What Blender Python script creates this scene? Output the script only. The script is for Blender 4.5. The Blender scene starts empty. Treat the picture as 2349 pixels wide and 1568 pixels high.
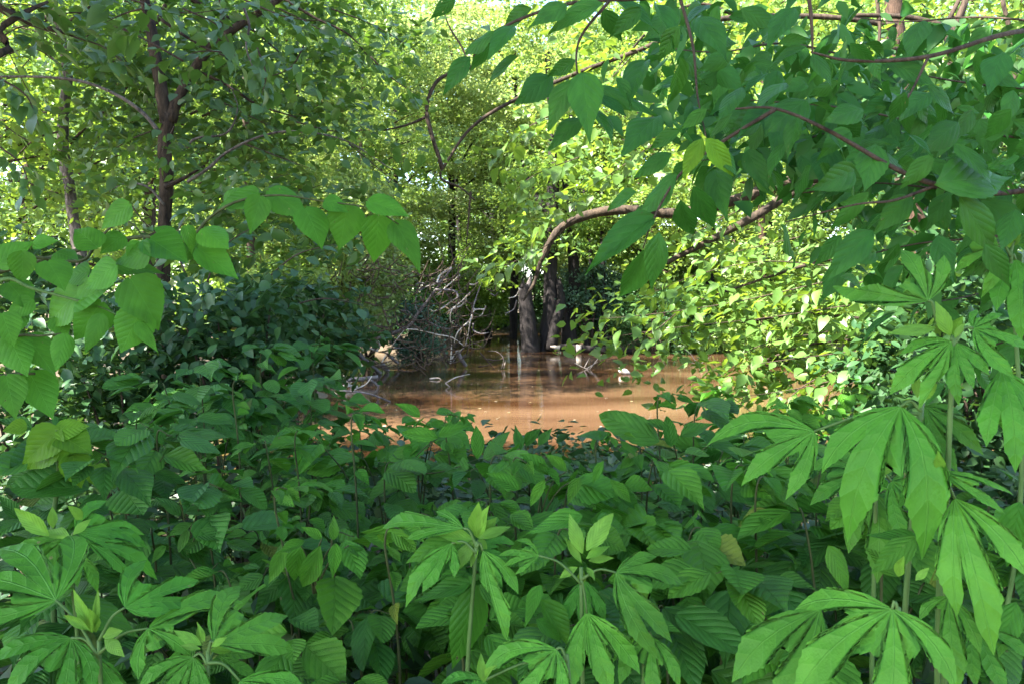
import bpy, math, random
import numpy as np
from mathutils import Vector, Matrix

random.seed(7)
rng = np.random.default_rng(11)
S = bpy.context.scene
C = S.collection
R = math.radians

# ------------------------------------------------------------------ camera, world, sun, exposure
FPX, CX, HY, CAMZ = 1843.0, 1174.5, 690.0, 1.6      # focal length, centre and horizon of the photograph
cam = bpy.data.cameras.new('camera'); camo = bpy.data.objects.new('camera', cam); C.objects.link(camo)
cam.sensor_width = 36; cam.lens = 36*FPX/2349; cam.shift_y = -(784-HY)/2349
cam.clip_start = 0.05; cam.clip_end = 600
camo.location = (0, 0, CAMZ); camo.rotation_euler = (R(90), 0, 0)
cam.dof.use_dof = True; cam.dof.focus_distance = 2.6; cam.dof.aperture_fstop = 16.0
S.camera = camo

SUN = Vector((-0.57, -0.36, 0.745)).normalized()
SUN_EL = math.asin(SUN.z); SUN_AZ = math.atan2(SUN.x, SUN.y)
W = bpy.data.worlds.new('World'); S.world = W; W.use_nodes = True
wn = W.node_tree; wn.nodes.clear()
sky = wn.nodes.new('ShaderNodeTexSky'); sky.sky_type = 'NISHITA'; sky.sun_disc = False
sky.sun_elevation = SUN_EL; sky.sun_rotation = SUN_AZ
bg = wn.nodes.new('ShaderNodeBackground'); bg.inputs[1].default_value = 0.108
wo = wn.nodes.new('ShaderNodeOutputWorld')
wn.links.new(sky.outputs[0], bg.inputs[0]); wn.links.new(bg.outputs[0], wo.inputs[0])
sl = bpy.data.lights.new('sun', 'SUN'); sl.energy = 5.0; sl.angle = R(0.53); sl.color = (1, .95, .85)
so = bpy.data.objects.new('sun', sl); C.objects.link(so)
so.rotation_euler = SUN.to_track_quat('Z', 'Y').to_euler()
S.view_settings.view_transform = 'Standard'; S.view_settings.look = 'None'
S.view_settings.gamma = 1; S.view_settings.use_curve_mapping = False
S.view_settings.exposure = 3.05
S.render.engine = 'CYCLES'
cy = S.cycles
cy.max_bounces = 8; cy.diffuse_bounces = 2; cy.glossy_bounces = 3; cy.transmission_bounces = 5
cy.use_denoising = True
cy.sample_clamp_indirect = 6

# ------------------------------------------------------------------ helpers
def P(x, y, d):
    return Vector(((x-CX)/FPX*d, d, CAMZ+(HY-y)/FPX*d))

def col(x): return (x[0], x[1], x[2], 1)

def empty(name, loc, label, cat, group=None):
    o = bpy.data.objects.new(name, None); o.location = loc; o.empty_display_size = .1
    C.objects.link(o); o['label'] = label; o['category'] = cat
    if group: o['group'] = group
    return o

def mesh_from(name, V, F, mat=None, uv=None, smooth=True):
    me = bpy.data.meshes.new(name)
    me.from_pydata([tuple(v) for v in V], [], F)
    if uv is not None:
        l = me.uv_layers.new(name='UVMap')
        li = np.zeros(len(me.loops), dtype=np.int32); me.loops.foreach_get('vertex_index', li)
        l.data.foreach_set('uv', np.asarray(uv, dtype=np.float32)[li].ravel())
    if mat: me.materials.append(mat)
    if smooth: me.polygons.foreach_set('use_smooth', [True]*len(me.polygons))
    me.update()
    return me

def link(name, me, parent=None, kind=None):
    o = bpy.data.objects.new(name, me); C.objects.link(o)
    if parent is not None: o.parent = parent
    if kind: o['kind'] = kind
    return o

def spline(pts, n):
    """Catmull-Rom through points (k,3) -> n samples"""
    p = np.asarray([tuple(q) for q in pts], float)
    if len(p) == 2: return p[0]+(p[1]-p[0])*np.linspace(0, 1, n)[:, None]
    e = np.vstack([2*p[0]-p[1], p, 2*p[-1]-p[-2]])
    t = np.linspace(0, len(p)-1-1e-6, n); i = t.astype(int); u = (t-i)[:, None]
    a, b, c, d = e[i], e[i+1], e[i+2], e[i+3]
    return .5*(2*b+(c-a)*u+(2*a-5*b+4*c-d)*u**2+(3*b-a-3*c+d)*u**3)

def tube_arrays(path, rad, sides=6, knob=0.0, seed=0):
    p = np.asarray(path, float); n = len(p)
    r = np.interp(np.linspace(0, 1, n), np.linspace(0, 1, len(rad)), rad)
    t = np.gradient(p, axis=0); t /= np.linalg.norm(t, axis=1)[:, None]+1e-9
    ref = np.array([0, 0, 1.]) if abs(t[:, 2]).mean() < .8 else np.array([1., 0, 0])
    s = np.cross(t, ref); s /= np.linalg.norm(s, axis=1)[:, None]+1e-9
    q = np.cross(s, t)
    a = np.linspace(0, 2*np.pi, sides, endpoint=False)
    rr = r[:, None]*np.ones((1, sides))
    if knob: rr = rr*(1+knob*np.random.default_rng(seed).normal(size=(n, sides)))
    V = p[:, None]+rr[..., None]*(s[:, None]*np.cos(a)[None, :, None]+q[:, None]*np.sin(a)[None, :, None])
    F = []
    for i in range(n-1):
        for j in range(sides):
            k = (j+1) % sides
            F.append((i*sides+j, i*sides+k, (i+1)*sides+k, (i+1)*sides+j))
    F.append(tuple(range(sides))[::-1]); F.append(tuple((n-1)*sides+j for j in range(sides)))
    return V.reshape(-1, 3), F

def tube(name, path, rad, mat, parent, sides=6, knob=0.0, kind=None):
    V, F = tube_arrays(path, rad, sides, knob, seed=len(path))
    off = np.array(parent.location) if parent is not None else 0
    return link(name, mesh_from(name, V-off, F, mat), parent, kind)

def tubes(name, lst, mat, parent, sides=4, kind='stuff'):
    VV, FF, k = [], [], 0
    off = np.array(parent.location) if parent is not None else 0
    for path, rad in lst:
        V, F = tube_arrays(path, rad, sides)
        VV.append(V-off); FF += [tuple(i+k for i in f) for f in F]; k += len(V)
    if not VV: return None
    return link(name, mesh_from(name, np.vstack(VV), FF, mat), parent, kind)

def nrm(v):
    v = np.asarray(v, float)
    return v/(np.linalg.norm(v, axis=-1, keepdims=True)+1e-9)

# ------------------------------------------------------------------ materials
def new_mat(name):
    m = bpy.data.materials.new(name); m.use_nodes = True; nt = m.node_tree; nt.nodes.clear()
    return m, nt

class N:
    def __init__(s, nt): s.nt = nt
    def __call__(s, typ, **kw):
        n = s.nt.nodes.new(typ)
        for k, v in kw.items(): setattr(n, k, v)
        return n
    def l(s, a, b): s.nt.links.new(a, b)
    def math(s, op, a, b=None, c=None):
        n = s.nt.nodes.new('ShaderNodeMath'); n.operation = op
        for i, x in enumerate((a, b, c)):
            if x is None: continue
            if isinstance(x, (int, float)): n.inputs[i].default_value = x
            else: s.l(x, n.inputs[i])
        return n.outputs[0]
    def mix(s, f, a, b, typ='MIX'):
        n = s.nt.nodes.new('ShaderNodeMix'); n.data_type = 'RGBA'; n.blend_type = typ
        for i, x in ((0, f), (6, a), (7, b)):
            if isinstance(x, (int, float)): n.inputs[i].default_value = x
            elif isinstance(x, tuple): n.inputs[i].default_value = x if len(x) == 4 else (*x, 1)
            else: s.l(x, n.inputs[i])
        return n.outputs[2]

def leaf_mat(name, c1, c2, tr, k_tr=.35, rough=.45, veins=True, island=False, spec=.5, vein_n=9, bump=.35, under=1.25, old=None, holes=False):
    m, nt = new_mat(name); n = N(nt)
    out = n('ShaderNodeOutputMaterial'); p = n('ShaderNodeBsdfPrincipled')
    geo = n('ShaderNodeNewGeometry'); oi = n('ShaderNodeObjectInfo')
    rnd = geo.outputs['Random Per Island'] if island else oi.outputs['Random']
    rnd2 = n.math('FRACT', n.math('MULTIPLY', rnd, 17.31))
    base = n.mix(rnd, col(c1), col(c2))
    base = n.mix(1.0, base, n.mix(rnd2, (.78, .78, .78), (1.2, 1.2, 1.2)), 'MULTIPLY')
    if old:      # a few yellowing leaves
        base = n.mix(n.math('GREATER_THAN', rnd2, .985), base, col(old))
    trc = n.mix(rnd, col(tr), col(tuple(a*.8 for a in tr)))
    if veins:
        tc = n('ShaderNodeTexCoord'); nz = n('ShaderNodeTexNoise', noise_dimensions='4D'); n.l(n.math('MULTIPLY', rnd, 90.0), nz.inputs['W']); nz.inputs['Scale'].default_value = 4; nz.inputs['Detail'].default_value = 4
        n.l(tc.outputs['UV'], nz.inputs['Vector'])
        base = n.mix(1.0, base, n.mix(nz.outputs[0], (.38, .44, .50), (1.62, 1.55, 1.30)), 'MULTIPLY')
        vo = n('ShaderNodeTexVoronoi', voronoi_dimensions='4D'); vo.inputs['Scale'].default_value = 7; n.l(tc.outputs['UV'], vo.inputs['Vector']); n.l(n.math('MULTIPLY', rnd, 40.0), vo.inputs['W'])
        sp_ = n('ShaderNodeSeparateColor'); n.l(vo.outputs['Color'], sp_.inputs[0])
        spot = n.math('MULTIPLY', n.math('GREATER_THAN', sp_.outputs[0], .84), n.math('LESS_THAN', vo.outputs['Distance'], n.math('MULTIPLY', sp_.outputs[1], .26)))
        base = n.mix(n.math('MULTIPLY', spot, .75), base, n.mix(sp_.outputs[2], (.05, .035, .012), (.22, .20, .08)))
        uv = n('ShaderNodeUVMap'); sx = n('ShaderNodeSeparateXYZ'); n.l(uv.outputs[0], sx.inputs[0])
        u, v = sx.outputs[0], n.math('ABSOLUTE', n.math('SUBTRACT', sx.outputs[1], .5))
        w = n.math('SUBTRACT', u, n.math('MULTIPLY', v, .85))
        w = n.math('FRACT', n.math('MULTIPLY', w, float(vein_n)))
        tri = n.math('ABSOLUTE', n.math('SUBTRACT', w, .5))            # 0.5 at a vein, 0 between
        side = n.math('SMOOTH_MAX', n.math('MULTIPLY', n.math('SUBTRACT', tri, .44), 16.0), 0.0, .05)
        mid = n.math('MAXIMUM', n.math('SUBTRACT', 1.0, n.math('MULTIPLY', v, 120.0)), 0.0)
        vm = n.math('MINIMUM', n.math('ADD', n.math('MULTIPLY', side, .34), mid), 1.0)
        base = n.mix(n.math('MULTIPLY', vm, .36), base, col(tuple(min(.5, a*2.0+.03) for a in c2)))
        # quilting between the veins and small tertiary relief
        n2 = n('ShaderNodeTexNoise'); n2.inputs['Scale'].default_value = 42; n.l(tc.outputs['UV'], n2.inputs['Vector'])
        h = n.math('ADD', n.math('MULTIPLY', n.math('SUBTRACT', .25, n.math('MULTIPLY', tri, tri)), 1.6), n.math('MULTIPLY', n2.outputs[0], .35))
        h = n.math('SUBTRACT', h, n.math('MULTIPLY', mid, .5))
        bp = n('ShaderNodeBump'); bp.inputs['Strength'].default_value = min(1, bump*1.3); bp.inputs['Distance'].default_value = .0055
        n.l(h, bp.inputs['Height']); n.l(bp.outputs[0], p.inputs['Normal'])
    base = n.mix(geo.outputs['Backfacing'], base, n.mix(1.0, base, (under*1.05, under, under*1.15), 'MULTIPLY'))
    n.l(base, p.inputs['Base Color'])
    p.inputs['Roughness'].default_value = rough; p.inputs['Specular IOR Level'].default_value = spec
    hole = None
    if holes and veins: hole = n.math('MULTIPLY', n.math('GREATER_THAN', sp_.outputs[0], .925), n.math('LESS_THAN', vo.outputs['Distance'], n.math('MULTIPLY', sp_.outputs[1], .21)))
    t = n('ShaderNodeBsdfTranslucent'); n.l(trc, t.inputs[0])
    mx = n('ShaderNodeMixShader'); mx.inputs[0].default_value = k_tr
    n.l(p.outputs[0], mx.inputs[1]); n.l(t.outputs[0], mx.inputs[2])
    if hole is None: n.l(mx.outputs[0], out.inputs[0])
    else:
        tp_ = n('ShaderNodeBsdfTransparent'); m2 = n('ShaderNodeMixShader'); n.l(hole, m2.inputs[0]); n.l(mx.outputs[0], m2.inputs[1]); n.l(tp_.outputs[0], m2.inputs[2]); n.l(m2.outputs[0], out.inputs[0])
    return m

def bark_mat(name, c1, c2, scale=30, stretch=.25, bump=.7, rough=.9):
    m, nt = new_mat(name); n = N(nt)
    out = n('ShaderNodeOutputMaterial'); p = n('ShaderNodeBsdfPrincipled')
    tc = n('ShaderNodeTexCoord'); mp = n('ShaderNodeMapping'); mp.inputs['Scale'].default_value = (1, 1, stretch)
    n.l(tc.outputs['Object'], mp.inputs[0])
    a = n('ShaderNodeTexNoise'); a.inputs['Scale'].default_value = scale; a.inputs['Detail'].default_value = 6; a.inputs['Roughness'].default_value = .7
    n.l(mp.outputs[0], a.inputs['Vector'])
    b = n('ShaderNodeTexNoise'); b.inputs['Scale'].default_value = 3.0; n.l(tc.outputs['Object'], b.inputs['Vector'])
    f = n.math('MULTIPLY', n.math('ADD', n.math('MULTIPLY', n.math('SUBTRACT', a.outputs[0], .5), 2.6), n.math('MULTIPLY', b.outputs[0], .9)), 1.0)
    cl = n('ShaderNodeClamp'); n.l(f, cl.inputs[0])
    n.l(n.mix(cl.outputs[0], col(c1), col(c2)), p.inputs['Base Color'])
    p.inputs['Roughness'].default_value = rough; p.inputs['Specular IOR Level'].default_value = .2
    bp = n('ShaderNodeBump'); bp.inputs['Strength'].default_value = bump; bp.inputs['Distance'].default_value = .02
    n.l(a.outputs[0], bp.inputs['Height']); n.l(bp.outputs[0], p.inputs['Normal']); n.l(p.outputs[0], out.inputs[0])
    return m

M = {}
M['ragweed'] = leaf_mat('ragweed_leaf', (.034, .142, .012), (.056, .178, .015), (.08, .26, .02), .30, .48, vein_n=7, bump=.5, spec=.18, holes=True)
M['ragweed_young'] = leaf_mat('ragweed_young_leaf', (.10, .25, .025), (.13, .29, .035), (.16, .33, .03), .35, .5, vein_n=8, bump=.3, spec=.25)
M['heart'] = leaf_mat('heart_leaf', (.042, .155, .014), (.062, .195, .018), (.10, .30, .02), .33, .45, vein_n=7, bump=.26, spec=.14, holes=True)
M['heart_young'] = leaf_mat('heart_young_leaf', (.075, .20, .010), (.105, .24, .014), (.16, .35, .02), .38, .5, vein_n=7, bump=.4, spec=.2)
M['droop'] = leaf_mat('drooping_leaf', (.018, .088, .014), (.036, .128, .016), (.06, .21, .02), .30, .42, vein_n=6, bump=.36, spec=.16, holes=True)
M['shrub'] = leaf_mat('shrub_leaf', (.026, .110, .016), (.054, .165, .018), (.06, .20, .02), .28, .42, vein_n=7, bump=.8, spec=.22, holes=True, old=(.12, .17, .03))
M['shrub_light'] = leaf_mat('shrub_light_leaf', (.044, .168, .014), (.072, .208, .018), (.08, .25, .02), .30, .45, vein_n=7, bump=.7, spec=.18, holes=True, old=(.16, .21, .03))
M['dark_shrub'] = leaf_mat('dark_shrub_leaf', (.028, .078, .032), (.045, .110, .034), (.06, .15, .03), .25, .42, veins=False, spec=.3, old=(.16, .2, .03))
M['elm'] = leaf_mat('elm_leaf', (.034, .095, .022), (.056, .125, .026), (.11, .22, .02), .38, .45, veins=False)
M['box'] = leaf_mat('bright_leaf', (.070, .150, .030), (.100, .190, .034), (.24, .36, .03), .45, .42, veins=False)
M['elm_s'] = leaf_mat('elm_foliage', (.034, .095, .022), (.060, .130, .026), (.12, .23, .02), .38, .45, veins=False, island=True)
M['box_s'] = leaf_mat('bright_foliage', (.070, .150, .030), (.100, .190, .034), (.24, .36, .03), .45, .42, veins=False, island=True)
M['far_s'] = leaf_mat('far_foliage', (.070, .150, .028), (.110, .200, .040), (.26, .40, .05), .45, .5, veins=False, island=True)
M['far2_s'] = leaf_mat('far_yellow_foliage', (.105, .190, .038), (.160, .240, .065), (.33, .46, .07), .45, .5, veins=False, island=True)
M['glare_s'] = leaf_mat('sun_glare_foliage', (.14, .225, .060), (.22, .285, .110), (.40, .50, .12), .45, .42, veins=False, island=True)  # glare of blown-out sunlit leaves is put into this pale colour
M['blue_s'] = leaf_mat('bluish_foliage', (.035, .085, .045), (.060, .120, .065), (.07, .15, .05), .25, .5, veins=False, island=True)
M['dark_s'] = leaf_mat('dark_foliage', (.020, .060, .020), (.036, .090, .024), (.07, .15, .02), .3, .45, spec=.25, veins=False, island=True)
M['under_s'] = leaf_mat('undergrowth_leaf', (.016, .048, .017), (.034, .085, .020), (.05, .12, .02), .25, .45, veins=False, island=True)  # darkened so the colour carries the shade of the gaps between shrubs
M['bark'] = bark_mat('dark_bark', (.012, .009, .008), (.085, .06, .042), 34)
M['bark_grey'] = bark_mat('grey_bark', (.035, .03, .028), (.19, .16, .14), 40)
M['bark_red'] = bark_mat('reddish_bark', (.020, .012, .009), (.10, .062, .042), 36)
M['bark_old'] = bark_mat('shaded_furrowed_bark', (.007, .006, .006), (.032, .026, .025), 9, .18, 1.0)  # near-black: canopy shade on the far trunks is put into the colour
M['dead'] = bark_mat('bleached_wood', (.22, .18, .15), (.55, .48, .42), 14, .3, .5, .8)
M['drift'] = bark_mat('grey_driftwood', (.045, .038, .040), (.20, .17, .165), 10, .3, .6, .8)
M['twig'] = bark_mat('twig_bark', (.028, .020, .015), (.10, .07, .05), 60)
M['stem'] = bark_mat('green_stem', (.045, .10, .022), (.085, .155, .042), 60, .2, .2, .6)
M['stem_brown'] = bark_mat('brown_stem', (.022, .032, .010), (.065, .080, .026), 60, .2, .2, .7)

# ------------------------------------------------------------------ leaf meshes (unit length along +Y, unit full width along X)
PROFILES = {
    'heart': [(0, .10), (.03, .55), (.10, .86), (.22, 1.0), (.38, .97), (.55, .78), (.70, .52), (.82, .28), (.91, .12), (1, 0)],
    'ovate': [(0, .05), (.05, .40), (.15, .78), (.30, 1.0), (.45, .96), (.60, .76), (.75, .46), (.87, .20), (.94, .08), (1, 0)],
    'elliptic': [(0, .04), (.06, .32), (.2, .74), (.38, .98), (.5, 1.0), (.65, .86), (.8, .54), (.9, .25), (.95, .10), (1, 0)],
    'round': [(0, .12), (.04, .50), (.15, .84), (.3, 1.0), (.5, 1.0), (.7, .82), (.85, .50), (.94, .22), (1, 0)],
    'acuminate': [(0, .05), (.06, .38), (.16, .74), (.30, .98), (.42, 1.0), (.56, .82), (.70, .50), (.80, .27), (.89, .12), (.95, .05), (1, 0)],
    'lance': [(0, .08), (.1, .42), (.25, .80), (.4, 1.0), (.55, .90), (.7, .65), (.85, .32), (1, 0)],
}
def leaf_mesh(name, prof, mat, nseg=12, nx=2, fold=.16, curl=.18, serr=.05, twist=0., cup=.0, wav=0., asym=0., seed=0):
    pr = np.array(PROFILES[prof]); r = np.random.default_rng(seed)
    u = np.linspace(0, 1, nseg+1)
    hw = np.interp(u, pr[:, 0], pr[:, 1])*.5
    s = np.ones(nseg+1); s[1:-1:2] += serr; s[2:-1:2] -= serr*.6
    V, UV, F = [], [], []
    cols = np.linspace(-1, 1, 2*nx+1)
    ph = r.uniform(0, 6.28)
    for i in range(nseg+1):
        for j, c in enumerate(cols):
            e = s[i] if abs(c) > .99 else 1
            x = c*hw[i]*e*(1+asym*np.sign(c))
            y = u[i] + (.015*e if abs(c) > .99 and 0 < i < nseg else 0) - (.05*abs(c)*(1-u[i])**6 if prof == 'heart' else 0)
            z = fold*abs(x) - curl*u[i]**2 - cup*x*x*2 + wav*abs(c)*math.sin(u[i]*9+ph+(1.7 if c > 0 else 0))
            a = twist*u[i]
            V.append((x*math.cos(a)+asym*.1*math.sin(u[i]*3), y, z+x*math.sin(a)))
            UV.append((u[i], .5+x))
    k = 2*nx+1
    for i in range(nseg):
        for j in range(2*nx):
            F.append((i*k+j, i*k+j+1, (i+1)*k+j+1, (i+1)*k+j))
    return mesh_from(name, V, F, mat, UV)

def leafset(key, prof, mat, n, **kw):
    out = []
    for i in range(n):
        r = np.random.default_rng(sum(map(ord, key))+i*97)
        out.append(leaf_mesh(key, prof, mat, fold=r.uniform(.05, .35), curl=r.uniform(.02, .30), twist=r.uniform(-.5, .5),
                             cup=r.uniform(-.1, .25), wav=r.uniform(0, .03), asym=r.uniform(-.08, .08), seed=i, **kw))
    return out
LM = {
    'heart': leafset('heart_leaf', 'heart', M['heart'], 6, nseg=22, nx=2, serr=.035),
    'heart_young': leafset('heart_leaf_young', 'heart', M['heart_young'], 3, nseg=22, nx=2, serr=.035),
    'droop': leafset('drooping_leaf', 'acuminate', M['droop'], 8, nseg=20, nx=2, serr=.035),
    'droop_young': leafset('drooping_leaf_young', 'ovate', M['heart_young'], 2, nseg=20, nx=2, serr=.035),
    'shrub': leafset('shrub_leaf', 'acuminate', M['shrub'], 5, nseg=14, nx=2, serr=.045)+leafset('shrub_leaf_round', 'round', M['shrub'], 3, nseg=14, nx=2, serr=.045),
    'shrub_light': leafset('shrub_leaf_light', 'elliptic', M['shrub_light'], 5, nseg=14, nx=2, serr=.045)+leafset('shrub_leaf_ovate', 'ovate', M['shrub_light'], 3, nseg=14, nx=2, serr=.045),
    'lance': leafset('young_leaf', 'lance', M['ragweed_young'], 4, nseg=16, nx=2, serr=.05),
    'lance_dark': leafset('ragweed_simple_leaf', 'ovate', M['ragweed'], 4, nseg=22, nx=2, serr=.04),
    'dark': leafset('dark_leaf', 'elliptic', M['dark_shrub'], 4, nseg=5, nx=1, serr=.0),
    'elm': leafset('elm_leaf', 'ovate', M['elm'], 4, nseg=6, nx=1, serr=.0),
    'box': leafset('bright_leaf', 'ovate', M['box'], 4, nseg=6, nx=1, serr=.0),
}

def put_leaf(parent, me, pos, d, nor, L, Wd, name='leaf'):
    y = Vector(d).normalized(); z = Vector(nor); z = z-y*z.dot(y)
    if z.length < 1e-4: z = y.orthogonal()
    z.normalize(); x = y.cross(z)
    m = Matrix((x*Wd, y*L, z*L)).transposed().to_4x4()
    m.translation = Vector(pos)-parent.location
    o = bpy.data.objects.new(name, me); C.objects.link(o); o.parent = parent; o.matrix_local = m
    return o

def hand_leaf(parent, kind, bx, by, tx, ty, w, d=1.8, dt=None, up=.55, roll=0.0):
    """leaf whose base and tip stand where the photograph shows them, at real depth d"""
    if kind == 'droop': w *= .86
    if dt is None: dt = random.uniform(-.035, .02)
    b, t = P(bx, by, d), P(tx, ty, d+dt)
    y = (t-b); L = y.length; y.normalize()
    c = (Vector((0, 0, CAMZ))-(b+t)/2).normalized()
    nor = c*.85+Vector((0, 0, up))+Vector((random.uniform(-.3, .3)+roll, 0, 0))
    nor = (nor-y*nor.dot(y)).normalized()
    Wd = min(w/FPX*d/max(.55, abs(nor.dot(c))), L*(.85 if kind.startswith('heart') else .43))
    me = random.choice(LM[kind]) if kind in LM else kind
    return put_leaf(parent, me, b, y, nor, L, Wd)

def palmate(parent, base, tips, d=1.35, up=.62, yaw=0., wf=.155, web=.48, droop=.25, mat='ragweed', dt=0.):
    """deeply lobed leaf; base and lobe tips in photograph pixels, laid on a tilted plane at depth d"""
    b = P(*base, d)
    c = (Vector((0, 0, CAMZ))-b).normalized()
    n = (c*.8+Vector((yaw, 0, up))).normalized()
    Q = []
    for tx, ty in tips:
        ray = P(tx, ty, 1.0)-Vector((0, 0, CAMZ))
        o = Vector((0, 0, CAMZ))
        Q.append(o+ray*((b-o).dot(n)/ray.dot(n))-b)
    mean = sum((q.normalized() for q in Q), Vector())
    y = (mean-n*mean.dot(n)).normalized(); x = y.cross(n)
    ang = [(math.atan2(q.dot(x), q.dot(y)), q.length) for q in Q]
    ang.sort()
    Lm = max(l for a, l in ang)
    r = np.random.default_rng(int(base[0]*7+base[1]))
    # each lobe's rib bends on its way out; the tip still ends where it was put
    ac = sum(a for a, l in ang)/len(ang)
    bend = [float(np.clip(-(a-ac)*.35, -.3, .3))+r.uniform(-.10, .10) for a, l in ang]
    ang = [(a-b_, l) for (a, l), b_ in zip(ang, bend)]
    q0 = web+.03; q = q0+(1-q0)*np.linspace(0, .95, 16)
    prof = np.interp((q-q0)/(1-q0), [0, .22, .45, .68, .86, 1], [.80, 1.0, .90, .60, .26, 0])
    qo = q0*np.array([.06, .2, .35, .5, .65, .82]); po = np.interp(qo/q0, [0, .2, .5, .82, 1], [.06, .30, .66, .80, .84])
    out, owner = [], []
    def side(k, sgn, inner):
        a, l = ang[k]; Wd = wf*l*(1.25 if inner == 2 else 1)
        gap = None
        if sgn < 0 and k > 0: gap = a-ang[k-1][0]
        if sgn > 0 and k < len(ang)-1: gap = ang[k+1][0]-a
        pts = []
        if gap is None:
            for u, p in zip(qo, po): pts.append((u, p))
        for i, (u, p) in enumerate(zip(q, prof)):
            pts.append((u, p*(1+(0 if u < q0+.12 else .06 if i % 2 else -.06))))
        res = []
        for u, p in pts:
            rho = u*l; hw = p*Wd
            if gap is not None: hw = min(hw, rho*math.tan(max(.02, gap*(.47-.16*min(1, max(0, (u-q0)/.25))))))
            res.append((rho, hw*sgn))
        return res
    for k, (a, l) in enumerate(ang):
        if k > 0:
            a0, l0 = ang[k-1]; am = (a+a0)/2; rs = web*min(l, l0)*r.uniform(.80, 1.30)
            out.append((am, rs)); owner.append(k)
        pl = side(k, -1, 0)
        for rho, hw in pl: out.append((a+math.atan2(hw, rho), math.hypot(rho, hw))); owner.append(k)
        out.append((a, l)); owner.append(k)
        for rho, hw in side(k, 1, 0)[::-1]: out.append((a+math.atan2(hw, rho), math.hypot(rho, hw))); owner.append(k)
    rings = [.0, .22, .42, .60, .78, .92, 1.0]
    V, UV, F = [], [], []; m = len(out)
    kd = r.uniform(.5, 1.7, len(ang)); tw = r.uniform(-.45, .45, len(ang))
    for s in rings[1:]:
        for (a, rr), k in zip(out, owner):
            rho = rr*s; ak, lk = ang[k]
            al, pe = rho*math.cos(a-ak), rho*math.sin(a-ak)
            o_ = max(0., rho/lk-.38); z = .05*min(abs(pe), .03*Lm)+.30*abs(pe)*o_ - droop*(.25+o_*1.5*kd[k])*(rho/Lm)**2*Lm + .03*Lm*o_*math.sin(rho/Lm*6+k*2.3+base[0]) + 1.3*tw[k]*pe*o_
            a2 = a+bend[k]*(rho/lk)**1.6
            V.append((rho*math.sin(a2), rho*math.cos(a2), z)); UV.append((al/Lm, .5+pe/Lm))
    V.append((0, 0, 0)); UV.append((0, .5)); c0 = len(V)-1
    for i in range(m-1): F.append((c0, i+1, i))
    for j in range(len(rings)-2):
        for i in range(m-1):
            F.append((j*m+i, j*m+i+1, (j+1)*m+i+1, (j+1)*m+i))
    # orientation: mesh x,y plane with +z along n
    me = mesh_from('lobed_leaf', V, F, M[mat], UV)
    me.flip_normals()
    mt = Matrix((x, y, n)).transposed().to_4x4(); mt.translation = b-parent.location
    o = bpy.data.objects.new('leaf', me); C.objects.link(o); o.parent = parent; o.matrix_local = mt
    return b

# ------------------------------------------------------------------ joined foliage (numpy)
DIAM = (np.array([[0, 0, 0], [.30, .42, .07], [0, 1, -.12], [-.30, .42, .07]]), [[0, 1, 2], [0, 2, 3]])
HEX = (np.array([[0, 0, 0], [.26, .22, .05], [.27, .52, .03], [0, 1, -.16], [-.27, .52, .03], [-.26, .22, .05]]), [[0, 1, 2, 3], [0, 3, 4, 5]])
def foliage(name, parent, mat, pos, d, nor, L, tmpl=DIAM, kind='stuff'):
    T, Fc = tmpl; n = len(pos); k = len(T)
    y = nrm(d); z = nor-y*np.sum(nor*y, 1, keepdims=True); z = nrm(z); x = np.cross(y, z)
    L = np.asarray(L)[:, None, None]
    V = pos[:, None]+L*(T[None, :, 0:1]*x[:, None]+T[None, :, 1:2]*y[:, None]+T[None, :, 2:3]*z[:, None])
    if parent is not None: V = V-np.array(parent.location)
    V = V.reshape(-1, 3).astype(np.float32)
    Fa = np.array(Fc); nf, fv = Fa.shape
    idx = (Fa[None]+(np.arange(n)*k)[:, None, None]).reshape(-1).astype(np.int32)
    me = bpy.data.meshes.new(name)
    me.vertices.add(len(V)); me.vertices.foreach_set('co', V.ravel())
    me.loops.add(len(idx)); me.loops.foreach_set('vertex_index', idx)
    me.polygons.add(n*nf)
    me.polygons.foreach_set('loop_start', np.arange(0, n*nf*fv, fv, dtype=np.int32))
    me.polygons.foreach_set('loop_total', np.full(n*nf, fv, dtype=np.int32))
    me.materials.append(mat); me.update(calc_edges=True)
    return link(name, me, parent, kind)

def cluster_leaves(centers, rad, per, flat=.5, L=.1, upb=.9, out_c=None):
    """leaves round cluster centres: (pos, dir, normal, size)"""
    cs = np.repeat(np.asarray(centers), per, 0); rr = np.repeat(np.asarray(rad), per)
    n = len(cs)
    g = rng.normal(size=(n, 3))*.45
    g[:, 2] *= flat
    pos = cs+g*rr[:, None]
    d = rng.normal(size=(n, 3)); d[:, 2] = d[:, 2]*.4-.35
    nor = rng.normal(size=(n, 3))*.42+np.repeat(rng.normal(size=(len(centers), 3))*.5, per, 0); nor[:, 2] += upb
    return pos, d, nor, L*rng.uniform(.65, 1.3, n)

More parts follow.
